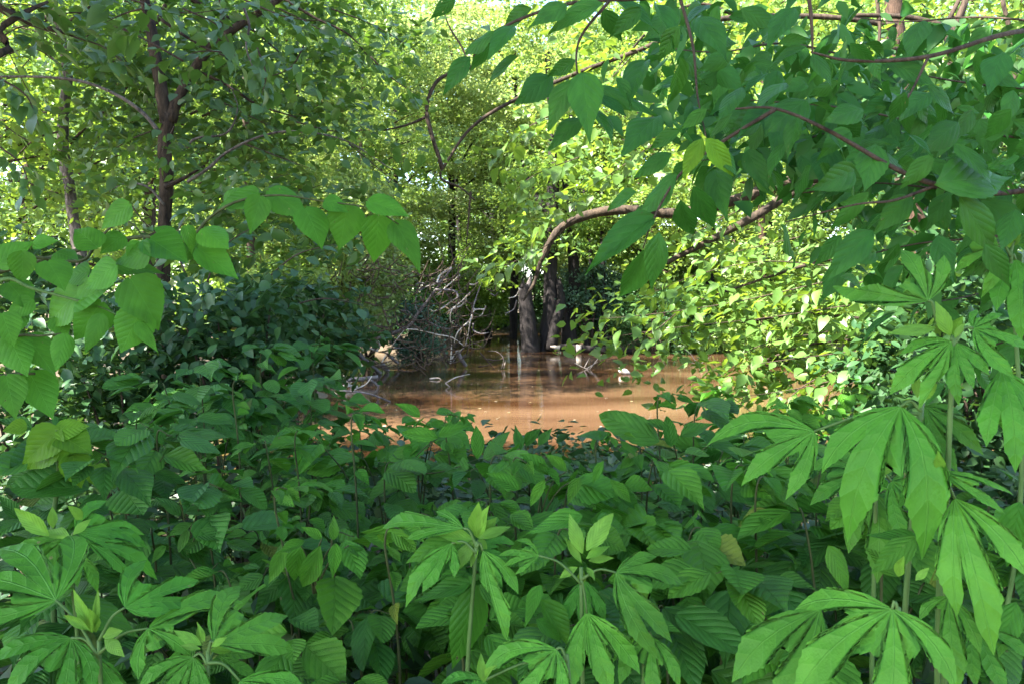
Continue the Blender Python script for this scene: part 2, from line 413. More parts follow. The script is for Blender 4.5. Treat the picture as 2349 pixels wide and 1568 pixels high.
# ------------------------------------------------------------------ terrain and water
WZ = -0.3
def shore(x, y):
    yn = 7.6+.5*np.sin(x*.7)+.25*np.sin(x*2.1+1)+np.where(x < -2.5, (x+2.5)*-.2, 0)
    xl = -4.1-.07*(y-9)+.6*np.sin(y*.5)+.3*np.sin(y*1.3)
    xr = 9.2+.04*(y-9)+.8*np.sin(y*.4+1)
    yf = np.where((x > -2.6) & (x < 3.2), 47, 30.5)+.6*np.sin(x*.6)+.4*np.sin(x*1.7)
    return np.minimum(np.minimum(y-yn, yf-y), np.minimum(x-xl, xr-x))
def ground_z(x, y):
    x = np.asarray(x, float); y = np.asarray(y, float)
    s = shore(x, y)
    h = WZ-.30*s
    top = np.where(y < 8, .02, .35+.05*np.sin(x*1.1)*np.cos(y*.9))
    h = np.clip(h, -1.4, top)
    return h+.03*np.sin(x*2.3+y)*np.cos(y*1.9)+np.clip(y-45, 0, 200)*.02
def gz(x, y): return float(ground_z(x, y))

gx = np.concatenate([np.linspace(-150, -16, 30), np.linspace(-15, 15, 121), np.linspace(16, 150, 30)])
gy = np.concatenate([np.linspace(-60, -4, 16), np.linspace(-3, 36, 157), np.linspace(37, 260, 50)])
XX, YY = np.meshgrid(gx, gy); ZZ = ground_z(XX, YY)
nxx = len(gx)
F = [(j*nxx+i, j*nxx+i+1, (j+1)*nxx+i+1, (j+1)*nxx+i) for j in range(len(gy)-1) for i in range(nxx-1)]
m, nt = new_mat('muddy_soil'); n = N(nt)
out = n('ShaderNodeOutputMaterial'); p = n('ShaderNodeBsdfPrincipled'); tc = n('ShaderNodeTexCoord')
a = n('ShaderNodeTexNoise'); a.inputs['Scale'].default_value = 9; a.inputs['Detail'].default_value = 8; n.l(tc.outputs['Object'], a.inputs['Vector'])
b = n('ShaderNodeTexVoronoi'); b.inputs['Scale'].default_value = 14; n.l(tc.outputs['Object'], b.inputs['Vector'])
n.l(n.mix(n.math('MULTIPLY', b.outputs['Distance'], .8), n.mix(a.outputs[0], (.025, .016, .009), (.095, .065, .036)), (.13, .095, .06)), p.inputs['Base Color'])
p.inputs['Roughness'].default_value = .9
bp = n('ShaderNodeBump'); bp.inputs['Strength'].default_value = .8; bp.inputs['Distance'].default_value = .05; n.l(a.outputs[0], bp.inputs['Height']); n.l(bp.outputs[0], p.inputs['Normal'])
n.l(p.outputs[0], out.inputs[0])
ground = link('ground', mesh_from('ground', np.stack([XX, YY, ZZ], -1).reshape(-1, 3), F, m)); ground['kind'] = 'structure'

m, nt = new_mat('muddy_water'); n = N(nt)
out = n('ShaderNodeOutputMaterial'); p = n('ShaderNodeBsdfPrincipled'); tc = n('ShaderNodeTexCoord')
a = n('ShaderNodeTexNoise'); a.inputs['Scale'].default_value = .35; a.inputs['Detail'].default_value = 3
mp = n('ShaderNodeMapping'); mp.inputs['Scale'].default_value = (.5, 1.6, 1); n.l(tc.outputs['Object'], mp.inputs[0]); n.l(mp.outputs[0], a.inputs['Vector'])
n.l(n.mix(n.math('SMOOTH_MIN', n.math('MAXIMUM', n.math('MULTIPLY', n.math('SUBTRACT', a.outputs[0], .34), 3.2), 0.0), 1.0, .1), (.040, .017, .007), (.135, .076, .040)), p.inputs['Base Color'])
p.inputs['Roughness'].default_value = .025; p.inputs['IOR'].default_value = 1.33
w1 = n('ShaderNodeTexNoise'); w1.inputs['Scale'].default_value = 5.0; w1.inputs['Detail'].default_value = 3; n.l(mp.outputs[0], w1.inputs['Vector'])
bp = n('ShaderNodeBump'); bp.inputs['Strength'].default_value = .05; bp.inputs['Distance'].default_value = .05
n.l(w1.outputs[0], bp.inputs['Height']); n.l(bp.outputs[0], p.inputs['Normal']); n.l(p.outputs[0], out.inputs[0])
water = link('water', mesh_from('water', [(-40, 6, WZ), (40, 6, WZ), (40, 75, WZ), (-40, 75, WZ)], [(0, 1, 2, 3)], m)); water['kind'] = 'structure'

# ------------------------------------------------------------------ far bank: trees beyond the water
def shell(c, r, n, zlo=None, inner=.45):
    v = nrm(rng.normal(size=(n, 3)))*np.cbrt(rng.uniform(inner**3, 1, n))[:, None]
    p = np.asarray(c)+v*np.asarray(r)
    if zlo is not None: p[:, 2] = np.maximum(p[:, 2], zlo+rng.uniform(0, .6, n))
    return p

def grow_tree(name, label, cat, base, h, cr, zb, mat, bark, trunk_r, ncl, per, L, group=None, flat=.55, rc=.9, lean=(0, 0), nb=6, tmpl=DIAM):
    """trunk, limbs and a crown of leaf clumps"""
    X, Y = base; z0 = gz(X, Y)-.25
    t = empty(name, (X, Y, z0), label, cat, group)
    top = Vector((X+lean[0], Y+lean[1], h*.9))
    mid = Vector((X+lean[0]*.4+random.uniform(-.2, .2), Y+lean[1]*.4, h*.45))
    tp = spline([Vector((X, Y, z0)), Vector((X+random.uniform(-.08, .08), Y, z0+.12*h)), mid, top], 14)
    tube('trunk', tp, [trunk_r*1.5, trunk_r*1.1, trunk_r, trunk_r*.8, trunk_r*.5, trunk_r*.15], bark, t, 9, .05)
    cz = (h+zb)/2
    cen = shell((X+lean[0]*.7, Y+lean[1]*.7, cz), (cr, cr, (h-zb)/2), ncl)
    pick = rng.choice(ncl, nb, replace=False)
    for i in pick:
        e = cen[i]; k = int(np.clip(np.interp(e[2]-.35*np.hypot(e[0]-X, e[1]-Y), tp[:, 2], np.arange(len(tp))), 2, 12))
        s = tp[k]; mm = (s+e)/2+np.array([0, 0, .12*np.linalg.norm(e-s)])
        tube('branch', spline([s, mm, e], 7), [trunk_r*.42, trunk_r*.3, trunk_r*.08], bark, t, 5, .05)
    tw = []
    for i in range(ncl):
        e = cen[i]; s = np.array([X+lean[0]*.6, Y+lean[1]*.6, e[2]-.6]); q = e+(s-e)*.45
        tw.append((spline([q, (q+e)/2+rng.normal(size=3)*.15, e+rng.normal(size=3)*.3], 4), [.03, .018, .006]))
    tubes('twigs', tw, bark, t, 3)
    pos, d, nor, LL = cluster_leaves(cen, rc*rng.uniform(.7, 1.4, ncl), per, flat, L)
    k = pos[:, 2] > z0+.15
    foliage('crown', t, mat, pos[k], d[k], nor[k], LL[k], tmpl)
    return t

GF = 'trees in the sunlit wall of foliage beyond the water'
far_rows = [(-15, 33, 'beyond the left bank behind the forked trunk'), (-11.6, 36, 'right of the forked trunk high above the dark bush'), (-8.2, 33, 'above the left end of the driftwood'),
            (-5.0, 35.5, 'above the bleached curled twigs'), (-2.9, 38.5, 'over the dark gap left of the broken trunk'), (.1, 40, 'arching over the dark gap behind the twin trunk'), (2.6, 37.5, 'behind the bluish bush and the twin trunk'), (-1.2, 50, 'at the end of the dark flooded gap'), (1.6, 51, 'deep behind the broken trunk'), (5.6, 35, 'right of the twin trunk under the forking dark limb'),
            (8.2, 33.5, 'above the shore grass on the far right shore'), (11.6, 36, 'behind the lower leaning limb on the right'), (15, 34, 'beyond the reddish trunk'), (18.5, 37, 'at the far right behind the hanging lobed leaves')]
for i, (x, y, lab) in enumerate(far_rows):
    near_gap = -6 < x < 7
    grow_tree('tree', 'sunlit yellow green tree '+lab, 'tree', (x, y), random.uniform(14.5, 18), random.uniform(2.7, 3.4),
              2.2 if near_gap else .4, M['glare_s'] if -9 < x < 4 else M['far2_s'] if i % 3 else M['far_s'], M['bark_old'], .2, 84, 250, .19, GF, flat=.30, rc=1.2)
GB = 'taller trees behind the sunlit foliage'
for i, (x, y, lab) in enumerate([(-24, 44, 'showing behind the thin trunk at the left edge'), (-18, 47, 'showing behind the left limb of the forked trunk'), (-12.5, 44, 'showing past the right limb of the forked trunk'),
        (-7, 48, 'showing at the top left of the bright gap'), (-3.6, 56, 'showing behind the crooked forking limb'), (4.5, 58, 'showing above the twin trunk'), (6.5, 46, 'showing right of the twin trunk behind big leaves'),
        (12, 45, 'showing between the big hanging leaves on the right'), (18, 48, 'showing beside the top of the reddish trunk'), (25, 45, 'showing in the top right corner')]):
    grow_tree('tree', 'tall pale green tree '+lab, 'tree', (x, y), random.uniform(22, 26), random.uniform(3.9, 4.8),
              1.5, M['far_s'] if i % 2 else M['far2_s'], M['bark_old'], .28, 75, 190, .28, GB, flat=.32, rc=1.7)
GU = 'understory bushes of the far bank'
for i, (x, y, lab) in enumerate([(-8, 31.5, 'under the trees above the driftwood'), (-4.6, 32.5, 'under the trees behind the curled twigs'), (-2.6, 46, 'deep in the dark gap behind the curled twigs'), (3.6, 33, 'behind the bluish bush'),
        (6.2, 32.6, 'behind the shore grass'), (9.5, 32.5, 'at the right end of the far shore'), (13.5, 32, 'beyond the right bank'), (4.4, 50, 'deep in the dark behind the log'), (-12, 32, 'beyond the left bank'), (.6, 48, 'at the end of the flooded gap'), (-1.6, 49, 'closing the left of the flooded gap'), (2.6, 47.5, 'closing the right of the flooded gap')]):
    cen = shell((x, y, 1.1 if y < 45 else 1.9), (1.9, 1.0, 1.5 if y < 45 else 2.6), 60, .0, .2)
    t = empty('bush', (x, y, gz(x, y)), 'shaded bush '+lab, 'bush', GU)
    for k_ in range(4): tube('stem', spline([(x, y, gz(x, y)-.1), (x+rng.normal()*.3, y, .8), tuple(cen[k_])], 6), [.04, .03, .01], M['bark'], t, 5)
    pos, d, nor, LL = cluster_leaves(cen, rng.uniform(.5, .9, 60), 80, .6, .17)
    foliage('foliage', t, M['dark_s'] if i % 2 else M['far_s'], pos, d, nor, LL)
for i, (x, y, lab) in enumerate([(-5, 37, 'behind the curled twigs and the low bluish bush'), (-8.2, 36, 'behind the bright bush mass of the left shore'), (8, 37, 'behind the end of the leaning limb'), (5, 38.5, 'right of the twin trunk behind the bluish bush'),
        (11.5, 38, 'behind the pale leaf spray on the right'), (-2.2, 42, 'left of the flooded gap'), (-11, 38, 'behind the leaf arch of the heart leaved sapling'), (15, 38, 'behind the reddish trunk at its foot')]):
    cen = shell((x, y, 2.3), (2.4, 1.0, 2.6), 80, .0, .2)
    t = empty('bush', (x, y, gz(x, y)), 'tall sunlit bush '+lab, 'bush', 'tall bushes behind the far shore')
    for k_ in range(4): tube('stem', spline([(x, y, gz(x, y)-.1), (x+rng.normal()*.3, y, 1.2), tuple(cen[k_])], 6), [.05, .04, .01], M['bark'], t, 5)
    pos, d, nor, LL = cluster_leaves(cen, rng.uniform(.6, 1.0, 80), 100, .5, .2)
    foliage('foliage', t, M['far_s'] if i % 2 else M['far2_s'], pos, d, nor, LL)
# far wood that closes the view
cen = np.stack([rng.uniform(-75, 75, 1700), rng.uniform(66, 84, 1700), rng.uniform(.2, 36, 1700)], 1)
pos, d, nor, LL = cluster_leaves(cen, rng.uniform(1.5, 3, 1700), 60, .7, .55)
w = foliage('far_wood', None, M['far_s'], pos, d, nor, LL)
w['label'] = 'distant pale wood closing the view behind the trees'; w['category'] = 'wood'

# trunks standing at the water's edge in the middle
t = empty('tree', P(1262, 806, 30.5), 'dark twin-stemmed old tree standing in the water with crossing side stem', 'tree')
tube('trunk', spline([P(1258, 822, 30.5), P(1258, 760, 30.5), P(1264, 690, 30.5), P(1262, 600, 30.6), P(1264, 520, 30.8), P(1270, 330, 31), P(1255, 120, 31.2)], 26), [.40, .33, .29, .27, .26, .25, .18, .1], M['bark_old'], t, 12, .05)
tube('side_trunk', spline([P(1262, 800, 30.2), P(1276, 740, 30.1), P(1288, 690, 30.2), P(1280, 640, 30.4)], 12), [.26, .2, .16, .1], M['bark_old'], t, 8, .05)
for pl in ([(1266, 560), (1310, 500), (1350, 420)], [(1262, 500), (1215, 420), (1180, 330)], [(1262, 330), (1330, 240), (1380, 130)]):
    tube('branch', spline([P(x, y, 30.8) for x, y in pl], 8), [.16, .1, .04], M['bark_old'], t, 6, .05)
cen = np.array([list(P(random.uniform(1120, 1420), random.uniform(-250, 560), random.uniform(29.5, 33))) for _ in range(130)])
pos, d, nor, LL = cluster_leaves(cen, rng.uniform(.6, 1.2, 130), 85, .55, .19)
foliage('crown', t, M['far2_s'], pos, d, nor, LL)
cen = np.array([list(P(random.uniform(1170, 1350), random.uniform(330, 590), random.uniform(28.6, 29.6))) for _ in range(34)])
pos, d, nor, LL = cluster_leaves(cen, rng.uniform(.4, .8, 34), 70, .5, .17)
foliage('foliage', t, M['far_s'], pos, d, nor, LL)
t = empty('broken_trunk', P(1215, 806, 30), 'thick grey furrowed trunk snapped off at head height in the water', 'tree trunk')
tube('trunk', spline([P(1217, 824, 30), P(1216, 800, 30), P(1212, 745, 30), P(1206, 690, 30), P(1206, 652, 30)], 16), [.40, .36, .32, .30, .26, .2], M['bark_old'], t, 14, .05)
tube('splinter', spline([P(1211, 660, 29.9), P(1217, 640, 29.9), P(1219, 628, 29.9)], 5), [.12, .07, .01], M['drift'], t, 5)
tube('splinter', spline([P(1201, 660, 29.9), P(1199, 642, 29.9)], 4), [.14, .03], M['bark_old'], t, 5)
for (x, w_, yt, lab) in ((1307, 34, 560, 'dark trunk behind the floating log, below the bluish bush'), (1390, 15, 520, 'slim dark trunk near the right end of the floating log'),
                         (1345, 12, 540, 'thin dark trunk between the two trunks behind the log'), (1120, 16, 560, 'slim leaning trunk in the dark gap left of the broken trunk'),
                         (1052, 14, 560, 'thin upright trunk in the dark gap behind the curled dead twigs')):
    dd = 31.2 if x > 1200 else 44
    t = empty('tree', P(x, 690+1.9*FPX/dd, dd), lab, 'tree')
    r0 = w_/FPX*dd/2
    tube('trunk', spline([P(x+2, 695+1.9*FPX/dd+10, dd), P(x-2, 740, dd), P(x+random.uniform(-10, 14), 640, dd), P(x+random.uniform(-20, 20), yt-200, dd)], 14), [r0*1.25, r0, r0*.85, r0*.5], M['bark_old'], t, 9, .05)
    cen = np.array([list(P(x+random.uniform(-70, 70), random.uniform(yt-260, yt+30), dd+random.uniform(.3, 2.0))) for _ in range(26)])
    for i in range(3):
        tube('branch', spline([P(x, yt-20-40*i, dd), Vector(cen[i])], 5), [r0*.35, r0*.1], M['bark_old'], t, 5)
    pos, d, nor, LL = cluster_leaves(cen, rng.uniform(.6, 1.1, 26), 70, .55, .19)
    foliage('crown', t, M['far_s'], pos, d, nor, LL)

def bush(name, label, cat, px, y0, y1, d, wpx, mat, ncl, per, L, group=None, depth=1.2, stems=5, tmpl=DIAM, stembark='bark', flat=.6, rcl=None):
    """bush between photo rows y0 (top) and y1 (foot) at depth d"""
    foot = P(px, y1, d); g = gz(foot.x, foot.y); base = Vector((foot.x, foot.y, min(foot.z, max(g, WZ)-.02)))
    t = empty(name, base, label, cat, group)
    hw = wpx/2/FPX*d; top = P(px, y0, d)
    h = (top.z-foot.z)/2
    cen = shell((foot.x, foot.y, foot.z+h), (hw, depth, h), ncl, inner=.3)
    for i in range(stems):
        e = cen[i*3 % ncl]
        tube('stem', spline([base+Vector((random.uniform(-.15, .15), random.uniform(-.1, .1), -.1)), (np.array(base)+e)/2+np.array([0, 0, .1]), e], 6), [.028*d/15+.008, .02*d/15+.005, .004], M[stembark], t, 5)
    rc = rcl if rcl else hw*.36
    pos, dd, nor, LL = cluster_leaves(cen, rc*rng.uniform(.7, 1.3, ncl), per, flat, L)
    k = pos[:, 2] > base.z+.03
    foliage('foliage', t, mat, pos[k], dd[k], nor[k], LL[k], tmpl)
    return t
bush('bush', 'bluish feathery bush right of the dark twin trunk above the log', 'bush', 1350, 600, 745, 31.5, 170, M['blue_s'], 50, 110, .13)
bush('bush', 'low bluish bush at the water behind the curled dead twigs', 'bush', 955, 690, 836, 25.5, 130, M['blue_s'], 46, 120, .11)
bush('bush', 'dark bush on the far shore right of the floating log', 'bush', 1530, 660, 812, 29, 230, M['dark_s'], 50, 100, .13)
bush('bush', 'bright yellow green bush mass over the fallen branches on the left shore', 'bush', 760, 350, 800, 23.5, 300, M['glare_s'], 120, 150, .15, depth=1.8)
bush('bush', 'sunlit leafy bush at the water left of the curled dead twigs', 'bush', 850, 560, 770, 26, 170, M['glare_s'], 60, 130, .15)
bush('bush', 'sunlit bush on the left shore behind the dark shrub leaves', 'bush', 600, 420, 830, 20.5, 260, M['far_s'], 80, 120, .14, depth=1.8)
bush('bush', 'sunlit bush overhanging the right shore beside the pale leaf spray', 'bush', 1780, 560, 842, 24, 260, M['far2_s'], 80, 110, .15, depth=1.6)
bush('bush', 'light green bush on the right bank behind the reddish trunk', 'bush', 2080, 500, 870, 19, 330, M['far_s'], 90, 120, .13, depth=1.8)
bush('bush', 'leafy bush at the far right edge of the water', 'bush', 2330, 430, 880, 17.5, 360, M['far_s'], 90, 120, .13, depth=1.8)
bush('bush', 'dark bush low on the left shore behind the driftwood logs', 'bush', 725, 690, 868, 20.5, 190, M['dark_s'], 60, 110, .11)
bush('bush', 'low dark bush under the trees in the flooded gap', 'bush', 1090, 655, 760, 49, 130, M['dark_s'], 60, 120, .2)

# ------------------------------------------------------------------ left bank and right bank trees in the middle distance
mid = [(-7.9, 11.0, 7.6, 2.1, .5, 'box_s', 'leafy tree close behind the thin speckled trunk at the left edge'),
       (-6.6, 14.6, 13.5, 2.6, 1.2, 'elm_s', 'leafy tree filling the gap left of the forked trunk'),
       (-9.2, 15, 11, 2.6, .6, 'box_s', 'tree of the left bank glowing through behind the long bare limb'),
       (-6.2, 19.0, 15, 2.8, 1.2, 'far2_s', 'yellow green tree on the left bank right behind the forked trunk'),
       (-11.5, 22, 13, 3.2, .8, 'far_s', 'pale green tree far back on the left bank'),
       (-6.6, 24.2, 16, 3.0, 1.4, 'far2_s', 'sunlit tree at the back corner of the left shore'),
       (-5.4, 29.6, 16, 2.8, 2.0, 'far2_s', 'sunlit tree standing where the left shore meets the far trees')]  # last tree added so that it shades the trunks in the water
for (x, y, h, cr, zb, mt, lab) in mid:
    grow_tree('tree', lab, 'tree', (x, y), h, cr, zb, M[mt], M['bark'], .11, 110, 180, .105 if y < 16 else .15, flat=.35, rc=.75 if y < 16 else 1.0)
midr = [(10.6, 19, 12, 3.0, .8, 'far2_s', 'sunlit tree on the right bank behind the hanging bluish leaves'),
        (8.6, 13.2, 9, 2.2, 1.2, 'box_s', 'leafy tree on the right bank right of the reddish trunk'),
        (7.4, 23.5, 12, 2.8, 2.4, 'far2_s', 'pale sunlit tree on the right shore above the leaning limb'),
        (5.2, 29.5, 13, 2.6, 2.6, 'far2_s', 'sunlit tree at the far shore right of the twin trunk'),
        (13, 27, 14, 3.2, .8, 'far_s', 'light green tree at the back of the right bank')]
for (x, y, h, cr, zb, mt, lab) in midr:
    grow_tree('tree', lab, 'tree', (x, y), h, cr, zb, M[mt], M['bark_red'], .12, 110, 120, .105 if y < 16 else .16, flat=.5, rc=.7 if y < 16 else .9)

# ------------------------------------------------------------------ dead wood on the left shore
def A(pts): return [(665.6+x*.2373, 548.2+y*.2373) for x, y in pts]
def dw(y): return 1.9*FPX/(y-HY)
t = empty('fallen_branch', P(817, 800, 21.5), 'dead fallen branch leaning from the water with bleached curled twigs', 'dead branch')
sp = spline([P(805, 800, 21.6), P(817, 785, 21.4), P(867, 776, 21), P(934, 750, 20.6), P(962, 714, 20.4), P(998, 667, 20.2), P(1036, 615, 20)], 24)
tube('limb', sp, [.085, .075, .06, .045, .035, .02], M['drift'], t, 7, .08)
hooks = [([(1560, 280), (1450, 350), (1410, 430), (1330, 460)], 7), ([(1290, 430), (1250, 425), (1210, 440)], 5), ([(1420, 430), (1300, 470), (1220, 530)], 6), ([(1400, 490), (1580, 500), (1620, 560), (1560, 600)], 8),
         ([(1560, 600), (1500, 650), (1400, 700), (1350, 680)], 6), ([(1700, 580), (1660, 640), (1560, 680), (1500, 720)], 6), ([(1740, 520), (1660, 600), (1560, 690), (1550, 800), (1580, 790)], 5),
         ([(1740, 440), (1780, 440), (1840, 405)], 6), ([(1940, 530), (1980, 550), (2010, 520)], 5), ([(1290, 780), (1340, 800), (1420, 840), (1540, 870), (1620, 830)], 6), ([(1780, 670), (1740, 780), (1620, 900), (1580, 1030)], 6),
         ([(1880, 680), (1780, 690), (1740, 800), (1720, 920), (1690, 1030)], 6), ([(1890, 650), (1860, 720), (1830, 750)], 4), ([(1770, 820), (1770, 880), (1840, 915), (1920, 905)], 6), ([(1560, 1160), (1600, 1100), (1680, 1040), (1560, 940)], 5),
         ([(1550, 1200), (1560, 1040), (1555, 940)], 6), ([(1130, 870), (1250, 880), (1400, 920), (1560, 950), (1680, 1030)], 5), ([(1710, 1000), (1640, 1100), (1550, 1210)], 4), ([(1640, 350), (1560, 420), (1440, 520), (1390, 560)], 5),
         ([(2223, 480), (2180, 552), (2110, 573)], 5), ([(2190, 595), (2160, 680), (2080, 720)], 5), ([(1220, 560), (1210, 640), (1240, 720)], 5), ([(1850, 420), (1800, 560), (1760, 700), (1740, 800)], 5), ([(1480, 330), (1460, 400), (1380, 440)], 6),
         ([(1080, 690), (1140, 700), (1200, 760)], 4), ([(1000, 1050), (1090, 1050), (1210, 1030)], 4), ([(880, 1200), (930, 1110), (1000, 1010), (1100, 880)], 4)]
for pl, w_ in hooks:
    pp = A(pl); n0 = len(pp); d0 = random.uniform(19.4, 20.6)
    tube('twig', spline([P(x, y, d0+.15*math.sin(i*2.1)) for i, (x, y) in enumerate(pp)], 4*n0), [w_/FPX*7, w_/FPX*6, w_/FPX*2.6], M['dead'] if random.random() < .6 else M['drift'], t, 6, .08)
fine = []
for i in range(230):
    x0 = random.triangular(700, 1140, 980); y0 = random.uniform(610, 850); L_ = random.uniform(25, 80); a_ = random.gauss(-.6, .9); dd_ = random.uniform(19.2, 21)
    x1, y1 = x0+L_*math.cos(a_), y0+L_*math.sin(a_)
    fine.append((spline([P(x0, y0, dd_), P((x0+x1)/2+random.gauss(0, 8), (y0+y1)/2+random.uniform(0, 14), dd_), P(x1, y1, dd_)], 8), [.018, .013, .005]))
tubes('fine_twigs', fine, M['twig'], t, 4)
logs = [('short dark log at the left end of the driftwood', [(30, 1110), (150, 1180), (300, 1200)], 36, 'drift'), ('dark bent log with a broken knot beside the leaves', [(230, 1110), (330, 1200), (385, 1230)], 40, 'drift'),
        ('blunt log slanting down to the water below the bent log', [(345, 1215), (170, 1330)], 42, 'drift'), ('thick weathered log slanting right through the driftwood', [(650, 1100), (760, 1200), (880, 1300)], 42, 'drift'),
        ('small slanting log nearest the bluish bush', [(940, 1110), (1050, 1205)], 30, 'drift'), ('stubby grey log end at the waterline', [(885, 1200), (950, 1275)], 46, 'drift'),
        ('long low log lying along the front of the driftwood', [(290, 1400), (450, 1360), (680, 1350), (850, 1330)], 48, 'drift'), ('pale bleached stick lying flat on the front log', [(430, 1445), (550, 1415), (650, 1425)], 28, 'dead'),
        ('pale knobbly stick standing on the front log', [(530, 1310), (545, 1380), (590, 1425)], 30, 'dead'), ('curved stick with its end in the water', [(780, 1360), (850, 1420), (830, 1480)], 24, 'drift'),
        ('thin pale stick standing among the logs', [(555, 1150), (520, 1220), (500, 1300)], 20, 'dead'), ('long thin stick trailing right into the water', [(480, 1460), (750, 1490), (970, 1570)], 18, 'drift'),
        ('crooked grey stick above the slanting log', [(640, 1000), (740, 1005), (850, 990), (860, 1050), (820, 1080)], 22, 'dead'), ('pale leaning stump by the curled twigs', [(1610, 1080), (1650, 1150), (1700, 1225)], 42, 'drift'),
        ('thin bare stick crossing the driftwood pile', [(20, 900), (250, 1020), (480, 1160), (860, 1310)], 9, 'bark'), ('bare rod lying over the left of the driftwood', [(0, 880), (200, 930), (480, 1030)], 10, 'bark'),
        ('short pale stick leaning out of the front log', [(600, 1460), (730, 1400), (790, 1320)], 12, 'dead'), ('pale branch stub among the grey logs', [(690, 1120), (720, 1050), (850, 1080)], 20, 'dead')]
for lab, pl, w_, mt in logs:
    pp = A(pl); ym = max(y for x, y in pp)
    d0 = min(23, dw(max(ym, 835)))*.985
    pts = [P(x, y, d0+.1*i) for i, (x, y) in enumerate(pp)]
    t = empty('driftwood', pts[-1], lab, 'driftwood')
    r0 = w_*.2373/FPX*d0/2
    tube('log' if w_ > 26 else 'stick', spline(pts, 14), [r0*.95, r0*1.05, r0, r0*.8], M[mt], t, 8, .09)
    if len(pts) > 2:
        q = spline(pts, 9)[5]; tube('stub', spline([q, q+np.array([.06, -.1, .16])*(r0*12), q+np.array([.16, -.12, .22])*(r0*12)], 4), [r0*.4, r0*.3, r0*.18], M[mt], t, 5)

# log and floating things on the water
t = empty('fallen_log', P(1290, 800, 29.6), 'long dark log floating at the foot of the far trunks with a pale end', 'log')
tube('log', spline([P(1284, 796, 29.6), P(1330, 799, 29.4), P(1390, 802, 29.2), P(1450, 806, 29)], 12), [.13, .15, .14, .1], M['bark_old'], t, 9, .06)
tube('bark_patch', spline([P(1322, 799, 29.25), P(1333, 799, 29.25)], 3), [.15, .15], M['dead'], t, 9, .05)
tube('splintered_end', spline([P(1284, 798, 29.5), P(1262, 794, 29.5)], 3), [.12, .03], M['dead'], t, 6, .1)
d0 = dw(858)
t = empty('floating_wood', P(1433, 857, d0), 'small pale chunk of wood floating alone on the open water', 'driftwood')
tube('chunk', spline([P(1446, 856, d0), P(1436, 852, d0), P(1424, 850, d0), P(1419, 848, d0)], 10), [.02, .075, .07, .02], M['dead'], t, 9, .06)
tube('stub', spline([P(1432, 853, d0), P(1424, 846, d0), P(1420, 842, d0)], 4), [.04, .035, .015], M['dead'], t, 6)
def water_twig(label, pls, y0, w_, mt='dead'):
    d0 = dw(y0); t = empty('floating_twig', P(*pls[0][-1], d0), label, 'twig')
    for pl in pls:
        r = w_/FPX*d0/2
        tube('twig', spline([P(x, y, d0) for x, y in pl], 8), [r, r*.8, r*.3], M[mt], t, 5, .05)
water_twig('thin forked twig standing out of the water right of the driftwood', [[(1022, 878), (1045, 865), (1078, 857)], [(1022, 878), (1038, 892)]], 886, 3.2)
water_twig('spray of fine bare twigs in the water by the log reflection', [[(1340, 843), (1365, 850), (1400, 846)], [(1340, 843), (1352, 820)], [(1345, 845), (1372, 828)], [(1352, 846), (1380, 812)], [(1340, 843), (1318, 832)]], 846, 2)
water_twig('arching bare twig bent over the water', [[(1150, 845), (1155, 822), (1140, 806), (1120, 804)], [(1155, 845), (1160, 825)]], 846, 2)
water_twig('low pale twig lying on the water before the driftwood', [[(985, 868), (1005, 866), (1012, 870)]], 870, 4)
water_twig('bare twigs sticking out at the right shore', [[(1600, 835), (1585, 812), (1570, 800)], [(1602, 835), (1612, 806)], [(1605, 836), (1632, 815)], [(1600, 836), (1560, 822)]], 836, 1.8, 'drift')
# leaves and bits floating on the water
n0 = 900
fx = rng.uniform(-5, 9, n0); fy = 8+rng.uniform(0, 1, n0)**1.5*22; k = (shore(fx, fy) > .05) & ((shore(fx, fy) < 1.2) | (rng.uniform(size=n0) < .35))
fp = np.stack([fx, fy, np.full(n0, WZ+.012)], 1)[k]; fn = rng.normal(size=fp.shape)*.12; fn[:, 2] = 1; fd = rng.normal(size=fp.shape); fd[:, 2] = 0
m_f = leaf_mat('floating_leaf', (.20, .15, .06), (.42, .38, .26), (.1, .08, .03), .1, .6, veins=False, island=True)
u = foliage('floating_leaves', None, m_f, fp, fd, fn, rng.uniform(.03, .085, len(fp)), (HEX[0]*np.array([1, 1, .3]), HEX[1]))
u['label'] = 'scattered dry leaves and bits floating on the brown water'; u['category'] = 'floating leaves'
# grass on the far right shore
n0 = 5000
gxx = rng.uniform(4.2, 10, n0); gyy = 27+rng.uniform(-1.5, 3, n0)
gp = np.stack([gxx, gyy, np.maximum(ground_z(gxx, gyy), WZ)-.02], 1)
k = shore(gxx, gyy) < .9; gp = gp[k]
gd = rng.normal(size=gp.shape)*.25; gd[:, 2] = 1
g = foliage('grass', None, M['far_s'], gp, gd, rng.normal(size=gp.shape), rng.uniform(.3, .8, len(gp)), (DIAM[0]*np.array([.12, 1, 1]), DIAM[1]))
g['label'] = 'tufts of shore grass at the far right water edge'; g['category'] = 'grass'

# ------------------------------------------------------------------ near trees with leaves of their own
def line(pts, d):
    """photo polyline (x, y[, depth]) -> points"""
    return [P(p[0], p[1], p[2] if len(p) > 2 else d) for p in pts]

